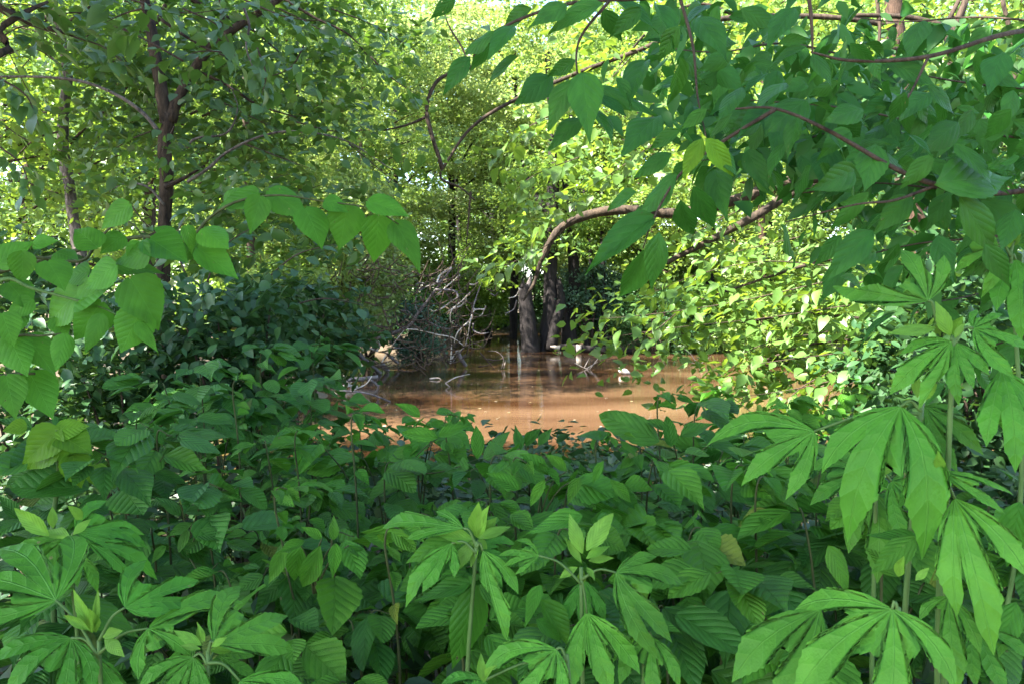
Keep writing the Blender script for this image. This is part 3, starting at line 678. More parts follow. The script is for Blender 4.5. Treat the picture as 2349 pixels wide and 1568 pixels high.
def spray(parent, path, kind, n, L, spread=.12, droop=.35, up=.9, t0=.1, wl=.55, twig='twig', r=.006):
    """a twig with alternate leaves along it, each leaf an object"""
    sp = spline(path, 24)
    if twig: tube('twig', sp, [r, r*.7, r*.3], M[twig], parent, 4)
    for i in range(n):
        u = t0+(1-t0)*(i+random.random()*.6)/n
        k = u*23; j = min(int(k), 22); q = sp[j]+(sp[j+1]-sp[j])*(k-j)
        tg = nrm(sp[j+1]-sp[j]); s = nrm(np.cross(tg, [0, 0, 1.])+1e-6)*(1 if i % 2 else -1)
        off = s*abs(random.gauss(0, spread))+np.array([0, 0, random.gauss(-.02, spread*.45)])
        d = tg*random.uniform(.2, 1)+s*random.uniform(.3, 1)+np.array([0, 0, -droop*random.uniform(.3, 1.6)])
        nor = np.array([random.gauss(0, .4), random.gauss(-.25, .35), up])
        l = L*random.uniform(.65, 1.25)
        put_leaf(parent, random.choice(LM[kind]), q+off, d, nor, l, l*wl*random.uniform(.85, 1.15))

def along(paths, n, sp=.2):
    """cluster centres scattered along polylines"""
    out = []
    for p in paths:
        s = spline(p, 30); ln = np.linalg.norm(s[-1]-s[0])
        for i in range(max(2, int(n*ln))): out.append(s[random.randrange(6, 30)]+rng.normal(size=3)*sp)
    return np.array(out)

# forked tree on the left
t = empty('tree', P(378, 1180, 6.3), 'dark trunk forking into two limbs, left of the bright gap', 'tree'); E1 = t
D = 6.3
tr = line([(372, 1200), (374, 1000), (376, 820), (374, 640), (378, 500), (382, 420), (378, 340), (386, 262)], D)
tube('trunk', spline(tr, 30), [.075, .066, .058, .052, .050, .052, .052, .055], M['bark'], t, 12, .05)
tube('limb', spline(line([(382, 285), (374, 230), (360, 150), (346, 60), (326, -30), (300, -200), (280, -420)], D), 22), [.052, .049, .043, .037, .03, .02], M['bark'], t, 10, .06)
tube('limb', spline(line([(392, 280), (405, 235), (435, 180), (480, 112), (560, 50), (650, -10), (800, -160), (900, -380)], D), 24), [.047, .044, .039, .036, .032, .026, .02, .01], M['bark'], t, 10, .06)
br = [([(362, 300), (330, 262), (280, 225), (200, 190), (110, 178), (-10, 177), (-120, 190)], D-.2, 6.5, 'bark_grey'), ([(480, 112), (500, 80), (510, 40), (500, -40)], D, 11, 'bark'),
      ([(370, 45), (420, 80), (470, 110), (545, 140)], D-.3, 6, 'bark'), ([(430, 418), (480, 385), (520, 350), (600, 312), (680, 302), (790, 322), (900, 390)], D-.3, 5, 'bark_grey'),
      ([(428, 340), (450, 318), (520, 305), (545, 250), (530, 200)], D-.2, 4, 'bark_grey'), ([(455, 165), (520, 195), (590, 240), (680, 270)], D+.2, 6, 'bark'),
      ([(250, 60), (300, 70), (340, 75)], D+.2, 6, 'bark'), ([(440, 0), (500, 30), (580, 70), (640, 120)], D+.3, 7, 'bark'), ([(560, 20), (572, 60), (565, 110), (590, 180)], D-.6, 4.5, 'bark_grey'),
      ([(640, -10), (720, 40), (800, 80), (860, 150)], D+.2, 5, 'bark'), ([(376, 470), (340, 430), (290, 420), (250, 440)], D-.3, 4, 'bark_grey'), ([(378, 430), (420, 410), (470, 380)], D-.1, 8, 'bark')]
for pl, d, w_, mt in br:
    r = w_/FPX*d/1.0*.8
    tube('branch', spline(line(pl, d), 5*len(pl)), [r, r*.85, r*.6, r*.3], M[mt], t, 6, .07)
for pl, d, nl, L in [([(420, 140), (330, 90), (260, 60)], 4.4, 16, .12), ([(520, 120), (450, 120), (400, 150)], 5.0, 12, .11), ([(590, 110), (610, 170), (600, 220)], 4.8, 26, .10), ([(700, 100), (660, 160), (560, 190)], 5.2, 24, .10),
                     ([(330, 20), (290, 30), (245, 50)], 4.0, 12, .12), ([(640, 20), (720, 60), (820, 120)], 5.6, 22, .09), ([(760, 20), (860, 60), (960, 120)], 5.8, 26, .085), ([(850, 130), (900, 180), (960, 220)], 5.8, 18, .085),
                     ([(400, 290), (380, 330), (360, 380)], 5.9, 14, .09), ([(350, 300), (300, 320), (250, 350)], 6.0, 14, .085), ([(560, 330), (640, 360), (720, 390)], 6.0, 16, .085), ([(500, 230), (560, 260), (640, 300)], 6.2, 16, .085),
                     ([(480, 460), (560, 430), (660, 400)], 6.1, 14, .085), ([(300, 470), (340, 520), (400, 560)], 6.1, 16, .085), ([(800, 330), (860, 380), (920, 430)], 6.4, 16, .08), ([(680, 280), (760, 300), (840, 300)], 6.3, 14, .08)]:
    spray(t, line(pl, d), 'elm', nl, L, spread=.10, wl=.62)
paths = [line(pl, d) for pl, d, w_, mt in br]
cen = np.vstack([along(paths, 5, .3), np.array([list(P(random.uniform(150, 800), random.uniform(-60, 470), random.uniform(6.3, 8.2))) for _ in range(110)]),
    np.array([list(P(random.uniform(60, 930), random.uniform(-40, 330), random.uniform(6.4, 7.6))) for _ in range(100)]), np.array([list(P(random.uniform(400, 800), random.uniform(430, 640), random.uniform(5.4, 6.6))) for _ in range(34)])])
pos, d, nor, LL = cluster_leaves(cen, rng.uniform(.22, .45, len(cen)), 17, .5, .105)
foliage('foliage', t, M['elm_s'], pos, d, nor, LL, HEX)
cen = shell((-4.5, 4.5, 6.3), (2.2, 2.1, 1.5), 130, inner=.0)  # unseen crown overhead, placed to shade the leaves of this tree below
pos, d, nor, LL = cluster_leaves(cen, rng.uniform(.4, .8, len(cen)), 200, .55, .10)
k = pos[:, 2] > 1.6+.40*pos[:, 1]+.15
foliage('crown', t, M['elm_s'], pos[k], d[k], nor[k], LL[k])

# thin speckled trunk at the left
t = empty('tree', P(205, 1000, 7.4), 'thin slanting trunk with a sunlit edge near the left side', 'tree')
D = 7.4
tube('trunk', spline(line([(216, 1010), (214, 800), (190, 620), (168, 500), (160, 430), (146, 350), (146, 260), (156, 180), (146, 110), (124, 20), (105, -120), (100, -400)], D), 40), [.07, .062, .056, .05, .05, .048, .046, .045, .04, .035, .03, .02], M['bark_grey'], t, 10, .07)
for pl, w_ in [([(150, 160), (100, 120), (60, 110), (0, 135)], 5), ([(130, 40), (60, 40), (-10, 20)], 9), ([(140, 80), (70, 40), (10, 60), (-30, 80)], 6), ([(160, 330), (210, 280), (270, 230), (300, 190)], 5), ([(180, 400), (230, 370), (300, 350)], 4), ([(150, 60), (200, 20), (280, -20)], 6),
               ([(200, 80), (240, 130), (290, 160), (285, 215)], 8), ([(60, 100), (70, 130), (45, 160)], 3), ([(146, 300), (80, 320), (20, 380)], 4)]:
    r = w_/FPX*D*.7
    tube('branch', spline(line(pl, D-.1), 16), [r, r*.7, r*.3], M['bark'], t, 6, .07)
for pl, d, nl in [([(20, 120), (60, 200), (100, 260)], 7, 18), ([(0, 280), (60, 320), (130, 330)], 7, 20), ([(250, 250), (220, 330), (200, 400)], 6.9, 18), ([(30, 400), (90, 430), (160, 450)], 6.9, 20), ([(260, 100), (300, 160), (330, 230)], 7.2, 16), ([(180, 520), (230, 560), (280, 580)], 6.8, 16), ([(30, 60), (100, 80), (160, 130)], 7.2, 16)]:
    spray(t, line(pl, d), 'box', nl, .095, spread=.14, wl=.62)
cen = np.array([list(P(random.uniform(-120, 380), random.uniform(-60, 520), random.uniform(7.0, 9.0))) for _ in range(110)])
pos, d, nor, LL = cluster_leaves(cen, rng.uniform(.25, .5, len(cen)), 30, .6, .075)
foliage('foliage', t, M['box_s'], pos, d, nor, LL, HEX)
cen = shell((-6.3, 5.2, 6.6), (1.8, 1.8, 1.4), 90, inner=.0)
pos, d, nor, LL = cluster_leaves(cen, rng.uniform(.4, .8, len(cen)), 55, .55, .10)
k = pos[:, 2] > 1.6+.40*pos[:, 1]+.2
foliage('crown', t, M['elm_s'], pos[k], d[k], nor[k], LL[k])

# tree whose limbs enter at the top left corner; its unseen crown is shaped to shade the foreground
t = empty('tree', (-4.3, 2.2, gz(-4.3, 2.2)), 'tree outside the left edge reaching bare grey limbs into the top corner', 'tree')
tube('trunk', spline([(-4.3, 2.2, -.1), (-4.25, 2.25, 1.5), (-4.1, 2.1, 3.2), (-3.9, 1.5, 5.5)], 16), [.16, .13, .11, .06], M['bark'], t, 12, .05)
for pts, r in [([(-4.2, 2.2, 2.2), P(-120, -40, 4.6), P(0, 20, 4.8), P(80, 55, 4.9), P(170, 82, 5.0)], .03), ([(-4.2, 2.2, 2.5), P(-90, 130, 4.2), P(0, 65, 4.4), P(55, 30, 4.5), P(110, 5, 4.6)], .022), ([(-4.05, 2.0, 3.6), (-3.0, 1.2, 4.2), (-1.8, .2, 4.5), (-.9, -.5, 4.5)], .06),
               ([(-4.05, 2.1, 3.4), (-3.2, 1.8, 4.0), (-2.4, 1.6, 4.5)], .05), ([(-3.95, 1.8, 4.5), (-3.5, .8, 5.4), (-3.2, -.4, 6.2)], .04)]:
    tube('limb', spline(pts, 18), [r*1.3, r, r*.8, r*.4], M['bark'], t, 7, .06)
for pl, d_, nl in [([(-20, 100), (60, 60), (150, 90)], 4.6, 20), ([(80, 60), (160, 30), (250, 40)], 4.7, 20), ([(170, 85), (240, 110), (300, 160)], 4.9, 20), ([(0, 180), (60, 220), (90, 290)], 4.4, 18), ([(300, 0), (420, 30), (520, 20)], 4.9, 20),
                   ([(560, 0), (660, 40), (760, 50)], 5.0, 20), ([(-20, 20), (40, 10), (110, 20)], 4.5, 16), ([(-10, 330), (50, 380), (70, 450)], 4.6, 16), ([(420, 20), (500, 60), (540, 130)], 4.8, 18)]:
    spray(t, line(pl, d_), 'elm', nl, .115, spread=.10, wl=.6)
cen = np.vstack([shell((-2.7, .8, 4.6), (2.2, 2.4, .9), 230, inner=.0), shell((-3.9, .2, 6.4), (2.4, 2.6, 1.0), 150, inner=.0), shell((-1.2, -.3, 4.3), (1.2, 1.2, .6), 60, inner=.0), shell((-4.0, 3.4, 5.2), (1.5, 1.4, .8), 110, inner=.0)])
pos, d, nor, LL = cluster_leaves(cen, rng.uniform(.3, .6, len(cen)), 120, .5, .10)
k = pos[:, 2] > 1.6+.40*np.maximum(pos[:, 1], 1.5)+.25
foliage('crown', t, M['elm_s'], pos[k], d[k], nor[k], LL[k])

# reddish trunk on the right, its limbs reach left over the water
t = empty('tree', P(2128, 1000, 7.6), 'reddish brown trunk at the right whose dark limbs reach left over the water', 'tree'); I1 = t
D = 7.6
tube('trunk', spline(line([(2135, 1010), (2128, 900), (2124, 760), (2116, 600), (2104, 480), (2080, 330), (2066, 180), (2052, 40), (2040, -140), (2030, -400)], D), 36), [.13, .115, .11, .105, .1, .095, .09, .08, .06, .04], M['bark_red'], t, 12, .05)
lim = [([(2100, 400), (1960, 410), (1830, 412), (1700, 455), (1560, 488), (1420, 482), (1330, 500), (1275, 535), (1240, 600)], 8.6, 13, 'bark'), ([(2100, 420), (1960, 425), (1830, 440), (1740, 492), (1640, 545), (1530, 602)], 7.6, 11, 'bark'),
       ([(2055, 60), (1900, 40), (1690, 40), (1560, 70), (1480, 110), (1320, 170), (1160, 240), (1075, 300), (1015, 388)], 7.0, 6, 'bark'), ([(1015, 388), (985, 290), (980, 240), (1000, 190), (1040, 165), (1090, 150)], 7.0, 5, 'bark'),
       ([(1016, 380), (1012, 410), (1055, 430), (1090, 460)], 7, 3, 'bark'), ([(985, 265), (940, 285), (880, 300)], 7, 3.2, 'bark'), ([(2110, 560), (2000, 580), (1880, 600), (1750, 640), (1600, 690)], 7.2, 4.5, 'bark'),
       ([(2124, 700), (2000, 730), (1850, 720), (1700, 740)], 7.2, 4.5, 'bark'), ([(2124, 800), (1990, 780), (1860, 790), (1740, 830)], 7.0, 4, 'bark'), ([(2128, 860), (2000, 850), (1900, 880), (1800, 940)], 6.6, 4, 'bark'),
       ([(2128, 900), (2060, 880), (2000, 890), (1950, 950), (1930, 1010)], 6.4, 4, 'twig'), ([(2060, 120), (1960, 40), (1940, 20)], 7.4, 6, 'bark'), ([(1700, 40), (1600, 10), (1500, 60), (1420, 150)], 7.2, 4, 'bark'),
       ([(1240, 600), (1225, 650), (1200, 690)], 8.7, 5, 'bark'), ([(1800, 415), (1900, 450), (1950, 470)], 7.6, 3, 'bark'), ([(1080, 160), (1060, 110), (1030, 60), (1010, 0)], 7, 2.6, 'twig'), ([(1080, 440), (1075, 500), (1070, 560)], 7.4, 2.6, 'twig')]
for pl, d, w_, mt in lim:
    r = w_/FPX*d
    tube('limb' if w_ > 8 else 'branch', spline(line(pl, d), 6*len(pl)), [r*1.1, r, r*.85, r*.5], M[mt], t, 8 if w_ > 8 else 6, .07)
sp_i = [([(2000, 800), (1800, 825), (1630, 850)], 6.4, 16, .15), ([(2000, 850), (1830, 890), (1660, 915)], 6.2, 16, .14), ([(1960, 630), (1700, 690), (1500, 720), (1330, 735)], 6.6, 30, .16), ([(1950, 700), (1750, 730), (1560, 750), (1390, 775)], 6.6, 26, .15), ([(1900, 760), (1750, 790), (1640, 850)], 6.6, 18, .14), ([(1980, 820), (1850, 880), (1780, 940), (1700, 975)], 6.2, 26, .13),
        ([(1900, 610), (1750, 600), (1600, 630), (1480, 680)], 7.0, 26, .15), ([(2050, 850), (1950, 880), (1880, 930)], 6.2, 20, .12), ([(1850, 540), (1720, 570), (1600, 600)], 7.2, 20, .15),
        ([(1310, 240), (1200, 300), (1130, 370)], 7.0, 20, .17), ([(1330, 360), (1230, 400), (1180, 440)], 7.0, 16, .17), ([(1500, 330), (1400, 400), (1300, 460)], 7.4, 18, .17), ([(1260, 560), (1180, 600), (1100, 625)], 8.4, 16, .19), ([(1300, 470), (1230, 540), (1215, 600)], 8.5, 14, .19),
        ([(1700, 480), (1620, 520), (1560, 560)], 7.5, 14, .15), ([(1450, 130), (1380, 200), (1300, 260)], 7.2, 16, .16), ([(1550, 720), (1500, 760), (1440, 790)], 6.5, 8, .14), ([(2000, 640), (1900, 670), (1800, 680)], 6.6, 14, .14)]
for pl, d, nl, L in sp_i:
    spray(t, line(pl, d), 'box', nl, L*.92, spread=.11, wl=.55, droop=.45, up=1.0, r=.005)
cen = np.vstack([along([line(pl, d) for pl, d, *_ in lim[6:11]], 9, .18), along([line(p_, d+.5) for p_, d, *_ in sp_i], 9, .2)])
pos, d, nor, LL = cluster_leaves(cen, rng.uniform(.18, .35, len(cen)), 11, .45, .11)
foliage('foliage', t, M['box_s'], pos, d, nor, LL, HEX)
cen = np.array([list(P(random.uniform(1300, 2400), random.uniform(-80, 420), random.uniform(6.6, 10))) for _ in range(150)])
pos, d, nor, LL = cluster_leaves(cen, rng.uniform(.25, .5, len(cen)), 24, .5, .11)
foliage('crown', t, M['box_s'], pos, d, nor, LL, HEX)

# slim trunk at the upper right
t = empty('tree', P(2290, 980, 6.0), 'slim bare stems rising behind the hanging leaves in the top right corner', 'tree')
for pl, w_ in [([(2300, 1000), (2290, 700), (2230, 400), (2180, 120), (2215, 0), (2240, -150)], 12), ([(2190, 150), (2170, 70), (2200, 0)], 8), ([(2290, 600), (2330, 300), (2320, 100), (2300, 0)], 8), ([(2160, 60), (2080, 40), (1960, 35)], 8), ([(2012, 0), (2018, 60), (2015, 110)], 5)]:
    r = w_/FPX*6
    tube('stem', spline(line(pl, 6), 20), [r, r*.8, r*.6], M['bark'], t, 7, .06)
cen = np.array([list(P(random.uniform(2000, 2450), random.uniform(60, 760), random.uniform(4.6, 7.0))) for _ in range(130)])
pos, d, nor, LL = cluster_leaves(cen, rng.uniform(.2, .4, len(cen)), 20, .5, .10)
foliage('foliage', t, M['dark_s'], pos, d, nor, LL, HEX)

# dark bushes under the left trees
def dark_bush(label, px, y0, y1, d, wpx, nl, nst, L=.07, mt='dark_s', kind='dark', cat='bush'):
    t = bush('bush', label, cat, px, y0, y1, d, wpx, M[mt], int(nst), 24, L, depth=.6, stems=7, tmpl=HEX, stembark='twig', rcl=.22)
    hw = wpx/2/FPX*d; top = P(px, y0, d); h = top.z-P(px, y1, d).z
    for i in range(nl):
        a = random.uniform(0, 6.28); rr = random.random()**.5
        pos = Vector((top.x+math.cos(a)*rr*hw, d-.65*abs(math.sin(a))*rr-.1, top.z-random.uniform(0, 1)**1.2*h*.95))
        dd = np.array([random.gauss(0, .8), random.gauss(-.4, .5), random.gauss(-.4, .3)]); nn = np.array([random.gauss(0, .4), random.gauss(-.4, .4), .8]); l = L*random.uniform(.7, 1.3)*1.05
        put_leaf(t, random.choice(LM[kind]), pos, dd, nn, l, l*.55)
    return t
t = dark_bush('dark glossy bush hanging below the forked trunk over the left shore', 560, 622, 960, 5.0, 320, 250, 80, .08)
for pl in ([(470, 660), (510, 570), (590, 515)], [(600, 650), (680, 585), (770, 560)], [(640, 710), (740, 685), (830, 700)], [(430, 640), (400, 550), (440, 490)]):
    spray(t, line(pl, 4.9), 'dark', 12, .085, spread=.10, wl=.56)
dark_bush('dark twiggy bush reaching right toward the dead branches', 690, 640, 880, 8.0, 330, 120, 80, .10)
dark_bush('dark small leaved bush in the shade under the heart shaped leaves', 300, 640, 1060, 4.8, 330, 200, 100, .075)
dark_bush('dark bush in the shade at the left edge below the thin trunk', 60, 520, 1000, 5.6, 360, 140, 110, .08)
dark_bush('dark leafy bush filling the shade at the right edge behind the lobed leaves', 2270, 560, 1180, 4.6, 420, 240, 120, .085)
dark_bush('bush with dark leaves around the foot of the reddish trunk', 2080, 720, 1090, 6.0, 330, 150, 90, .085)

# undergrowth and leaf litter between the shrubs
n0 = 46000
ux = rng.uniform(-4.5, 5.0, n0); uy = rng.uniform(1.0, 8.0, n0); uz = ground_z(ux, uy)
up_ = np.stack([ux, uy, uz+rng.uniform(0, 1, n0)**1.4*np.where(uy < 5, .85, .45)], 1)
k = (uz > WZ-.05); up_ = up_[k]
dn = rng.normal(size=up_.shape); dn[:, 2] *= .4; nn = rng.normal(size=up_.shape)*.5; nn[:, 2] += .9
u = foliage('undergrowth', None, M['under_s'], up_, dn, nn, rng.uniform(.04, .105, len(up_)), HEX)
u['label'] = 'low dark undergrowth covering the ground below the shrubs'; u['category'] = 'undergrowth'
m_l = leaf_mat('dry_leaf', (.16, .11, .07), (.30, .24, .18), (.1, .07, .03), .1, .7, veins=False, island=True)
n0 = 7000
ux = rng.uniform(-5, 6, n0); uy = rng.uniform(1, 8.5, n0); uz = ground_z(ux, uy); k = uz > WZ-.02
lp = np.stack([ux, uy, uz+.02+rng.uniform(0, .05, n0)], 1)[k]
dn = rng.normal(size=lp.shape); dn[:, 2] *= .2; nn = rng.normal(size=lp.shape)*.3; nn[:, 2] += 1
u = foliage('leaf_litter', None, m_l, lp, dn, nn, rng.uniform(.04, .09, len(lp)), HEX)
u['label'] = 'dry brown leaf litter scattered over the dark ground'; u['category'] = 'leaf litter'

# ------------------------------------------------------------------ shrubs with large leaves in the foreground
def shrub(label, px, ytop, d, spread, nl, L, kind='shrub', nst=6, group=None, low=.25, wl=.62, lean=0):
    top = P(px, ytop+(62 if 980 < px < 1450 and ytop < 1080 else 0 if px < 720 or px > 1540 else 28), d); g = gz(top.x, d)
    base = Vector((top.x+lean, d+.1, g)); h = top.z-g
    t = empty('shrub', base, label, 'shrub', group)
    tips = []
    for i in range(nst):
        a = 6.283*i/nst+random.uniform(-.5, .5); rr = spread*random.uniform(.35, 1)
        hh = h*(1.0 if i == 0 else random.uniform(.62, .97))
        e = np.array([top.x+math.cos(a)*rr*(0.25 if i == 0 else 1), d+math.sin(a)*rr*.7, g+hh])
        b = np.array(base)+np.array([math.cos(a)*.06, math.sin(a)*.06, -.03])
        mm = b*.35+e*.65+np.array([0, 0, .10*h]); mm[:2] = b[:2]*.55+e[:2]*.45
        sp = spline([b, mm, e, e+np.array([math.cos(a)*.05, math.sin(a)*.05, .012])], 26); tips.append((sp, a))
        tube('stem', sp, [.0045, .0035, .0024, .001], M['stem_brown'], t, 5)
    per = nl//nst
    for sp, a in tips:
        for i in range(per):
            u = low+(1-low)*((i+.3*random.random())/max(1, per-1)); u = min(u, .999)
            k = u*25; j = min(int(k), 24); q = sp[j]+(sp[j+1]-sp[j])*(k-j)
            # side shoots carry leaves away from the stem
            s = 1 if i % 2 else -1
            az = a+s*random.uniform(.7, 1.7) if i < per-2 else a+random.uniform(-.6, .6)
            off = spread*.42*random.random()*(1-.5*u)
            dd = np.array([math.cos(az), math.sin(az), random.uniform(-.55, .15)])
            pos = q+dd*off+np.array([0, 0, off*.3])
            nn = np.array([math.cos(az)*.25+random.gauss(0, .28), math.sin(az)*.25+random.gauss(-.32, .28), .9])
            l = L*1.2*random.uniform(.6, 1.25)*(1.0 if u < .9 else .8)
            put_leaf(t, random.choice(LM[kind]), pos, dd, nn, l, l*wl*random.uniform(.88, 1.12))
    return t

SH = [
 ('light shrub at the right edge between the hanging lobed leaves', 2290, 960, 1.75, .30, 76, .11, 'shrub_light'),
 ('light shrub behind the big bottom right lobed leaf', 1990, 1190, 1.6, .30, 76, .11, 'shrub_light'),
 ('shrub spreading over the left water margin in front of the dark logs', 700, 800, 4.6, .55, 120, .10, 'shrub'),
 ('shrub standing against the left driftwood below the dark bush', 610, 770, 5.2, .6, 120, .10, 'shrub'),
 ('shrub of the right bank at the water under the bright sprays', 1880, 900, 4.6, .6, 120, .10, 'shrub_light'),
 ('shrub right of the tan water below the bright leaf sprays', 1790, 930, 3.9, .5, 110, .105, 'shrub_light'),
]
SEED = [
 ('small pale seedling before the left end of the front driftwood log', 500, 930, 2.7), ('small pale seedling under the orange water', 770, 985, 2.3), ('small pale seedling rising before the brown water left of its middle', 1010, 945, 2.6),
 ('small pale seedling left of the upright pointed leaves', 1150, 1040, 2.05), ('small pale seedling below the tan water', 1345, 985, 2.35), ('small pale seedling by the big dark leaves right of the tan water', 1495, 935, 2.6),
 ('small pale seedling above the hanging narrow leaves', 610, 1185, 1.85), ('small pale seedling left of the bottom right lobed leaf', 1710, 1160, 1.8), ('small pale seedling between the ragweed crowns and the dark hollow', 860, 1250, 1.65)]
SH_FRONT = [  # label, x, top row, depth, spread, leaves, leaf length, kind
 ('shrub with grey green leaves standing at the edge of the left water glimpse', 430, 850, 3.3, .42, 100, .105, 'shrub'),
 ('shrub with round dark leaves in front of the driftwood', 560, 815, 3.8, .45, 110, .11, 'shrub'),
 ('shrub reaching toward the front log below the fallen dead branch', 680, 880, 3.6, .42, 100, .105, 'shrub'),
 ('leafy shrub under the left edge of the orange water', 800, 958, 3.2, .38, 90, .10, 'shrub'),
 ('shrub with a tall leafy tip rising before the left end of the tan water', 925, 945, 2.9, .30, 80, .11, 'shrub_light'),
 ('dark low shrub in the shade below the hanging heart leaves', 250, 960, 3.0, .42, 90, .10, 'shrub'),
 ('dark broad leaved shrub at the left edge under the yellow green lobed leaves', 40, 1010, 2.6, .42, 90, .13, 'shrub'),
 ('shrub with large quilted leaves right of the yellow green lobed leaves', 340, 1000, 2.2, .30, 84, .125, 'shrub'),
 ('quilted blue green shrub below the left brown water glimpse', 430, 1130, 2.0, .33, 90, .115, 'shrub'),
 ('small shrub with a pale leafy tip right of the left water glimpse', 640, 1010, 2.5, .22, 60, .085, 'shrub_light'),
 ('dark shrub under the small pale tipped shrub', 640, 1140, 2.5, .42, 96, .10, 'shrub'),
 ('shrub with round leaves below the orange water', 830, 1060, 2.4, .36, 96, .095, 'shrub'),
 ('leafy shrub with dark upright pointed leaves before the tan water', 1215, 995, 2.5, .26, 70, .085, 'shrub'),
 ('light green shrub left of the upright pointed leaves', 1080, 1000, 2.2, .30, 84, .105, 'shrub_light'),
 ('light green shrub in the centre behind the ragweed crowns', 1230, 1070, 2.05, .36, 100, .10, 'shrub_light'),
 ('shrub with a crooked bare leader below the right end of the tan water', 1430, 1000, 2.2, .33, 90, .105, 'shrub_light'),
 ('shrub with big dark leaves in front of the right water glimpse', 1560, 945, 2.7, .36, 90, .125, 'shrub'),
 ('shrub under the bright leaf sprays on the right', 1700, 1000, 3.2, .45, 96, .11, 'shrub'),
 ('dark green shrub between the centre and the right lobed leaves', 1640, 1080, 2.0, .34, 90, .125, 'shrub_light'),
 ('dark shrub behind the stem of the right lobed plant', 1860, 1110, 2.3, .45, 96, .12, 'shrub'),
 ('dense shrub low in the centre left of the big drooping ragweed leaf', 900, 1170, 1.95, .34, 96, .10, 'shrub'),
 ('small light green shrub with hanging narrow leaves left of centre', 720, 1220, 1.75, .17, 44, .10, 'shrub_light'),
 ('low shrub by the dark hollow left of centre at the bottom', 820, 1390, 1.75, .26, 70, .10, 'shrub'),
 ('bright low shrub filling the bottom centre', 1000, 1440, 1.55, .24, 60, .10, 'shrub_light'),
 ('shrub between the two centre ragweed crowns', 1220, 1180, 1.85, .30, 84, .105, 'shrub_light'),
 ('shrub right of the second ragweed crown', 1500, 1190, 1.85, .34, 90, .115, 'shrub_light'),
 ('low dark shrub left of the large bottom right leaf', 1590, 1330, 1.65, .30, 76, .12, 'shrub'),
 ('low dark shrub at the bottom left of centre under the ragweed', 560, 1400, 1.9, .40, 80, .10, 'shrub'),
 ('dark shrub at the bottom left corner behind the ragweed leaves', 100, 1290, 2.0, .45, 80, .12, 'shrub'),
 ('dark shrub at the right edge below the hanging lobed leaves', 2240, 1170, 1.9, .42, 90, .125, 'shrub'),
 ('dark shrub low behind the bottom right lobed leaves', 1980, 1320, 1.8, .36, 76, .125, 'shrub'),
]
SH_ALL = SH; SH = SH_FRONT
for lab, x_, y_, d_ in SEED:
    t_ = shrub(lab, x_, y_-40, d_, .16, 39, .055, 'shrub_light', 3, low=.45, wl=.5); t_.name = 'seedling'; t_['category'] = 'seedling'
for a in SH_ALL: shrub(*a)
HX = {0: ('shrub', 2.9, [(396, 903, 461, 925, 40), (321, 968, 370, 922, 42), (452, 957, 534, 972, 38), (373, 1018, 358, 966, 58)]),
      4: ('shrub_light', 2.5, [(963, 956, 913, 918, 42), (1005, 1004, 925, 984, 42), (1006, 1000, 1074, 968, 38), (1095, 1052, 1095, 978, 54)]),
      6: ('shrub', 2.3, [(75, 985, -12, 955, 48), (88, 1075, 10, 1110, 60), (155, 1150, 60, 1150, 42), (150, 1090, 120, 1150, 60), (40, 1190, 0, 1130, 50)]),
      7: ('shrub', 2.1, [(414, 1006, 504, 1034, 48), (376, 1044, 480, 1077, 50), (355, 1085, 430, 1109, 36), (335, 1060, 273, 1003, 52), (303, 1112, 309, 1056, 42), (254, 1122, 272, 1081, 40), (225, 1097, 151, 1139, 50), (321, 1112, 374, 1142, 50)]),
      8: ('shrub', 1.95, [(414, 1182, 354, 1133, 50), (414, 1155, 450, 1104, 44), (423, 1172, 495, 1173, 44), (449, 1222, 530, 1231, 64), (519, 1245, 598, 1255, 34), (440, 1200, 380, 1225, 44), (430, 1215, 410, 1262, 40), (470, 1150, 540, 1135, 36), (380, 1250, 345, 1290, 50), (500, 1290, 560, 1330, 56)]),
      12: ('shrub', 2.4, [(1195, 1030, 1182, 976, 30), (1205, 1022, 1241, 979, 30), (1235, 1020, 1267, 976, 32), (1110, 1052, 1166, 988, 44)]),
      14: ('shrub_light', 1.95, [(1190, 1122, 1120, 1077, 50), (1258, 1090, 1198, 1034, 46), (1385, 1056, 1358, 1108, 46), (1330, 1095, 1300, 1150, 48), (1250, 1100, 1215, 1160, 40), (1300, 1080, 1255, 1040, 44), (1400, 1100, 1450, 1150, 50)]),
      16: ('shrub', 2.3, [(1513, 1010, 1380, 942, 64), (1530, 985, 1468, 958, 46), (1540, 1022, 1530, 953, 50), (1396, 1002, 1328, 988, 26), (1560, 1000, 1640, 960, 50), (1640, 1010, 1720, 985, 48)]),
      21: ('shrub_light', 1.7, [(650, 1258, 616, 1340, 38), (690, 1250, 667, 1342, 40), (735, 1250, 690, 1354, 46), (770, 1245, 765, 1324, 50), (765, 1238, 765, 1180, 50), (738, 1235, 693, 1203, 38), (700, 1240, 640, 1262, 30), (800, 1250, 850, 1285, 36)])}
for i, a in enumerate(SH):
    t = shrub(*a)
    if i in HX:
        k_, d_, qs = HX[i]
        for q in qs: hand_leaf(t, k_, *q, d=d_+random.uniform(-.04, .04), up=.6)
        x_, y_ = qs[0][0], qs[0][1]
        for q in qs[1::2]:
            tube('twig', spline([P(q[0], q[1], d_), P((q[0]+a[1])/2, max(q[1], a[2])+30, d_+.03), P(a[1], a[2]+140, a[3])], 8), [.0015, .002, .003], M['stem_brown'], t, 4)

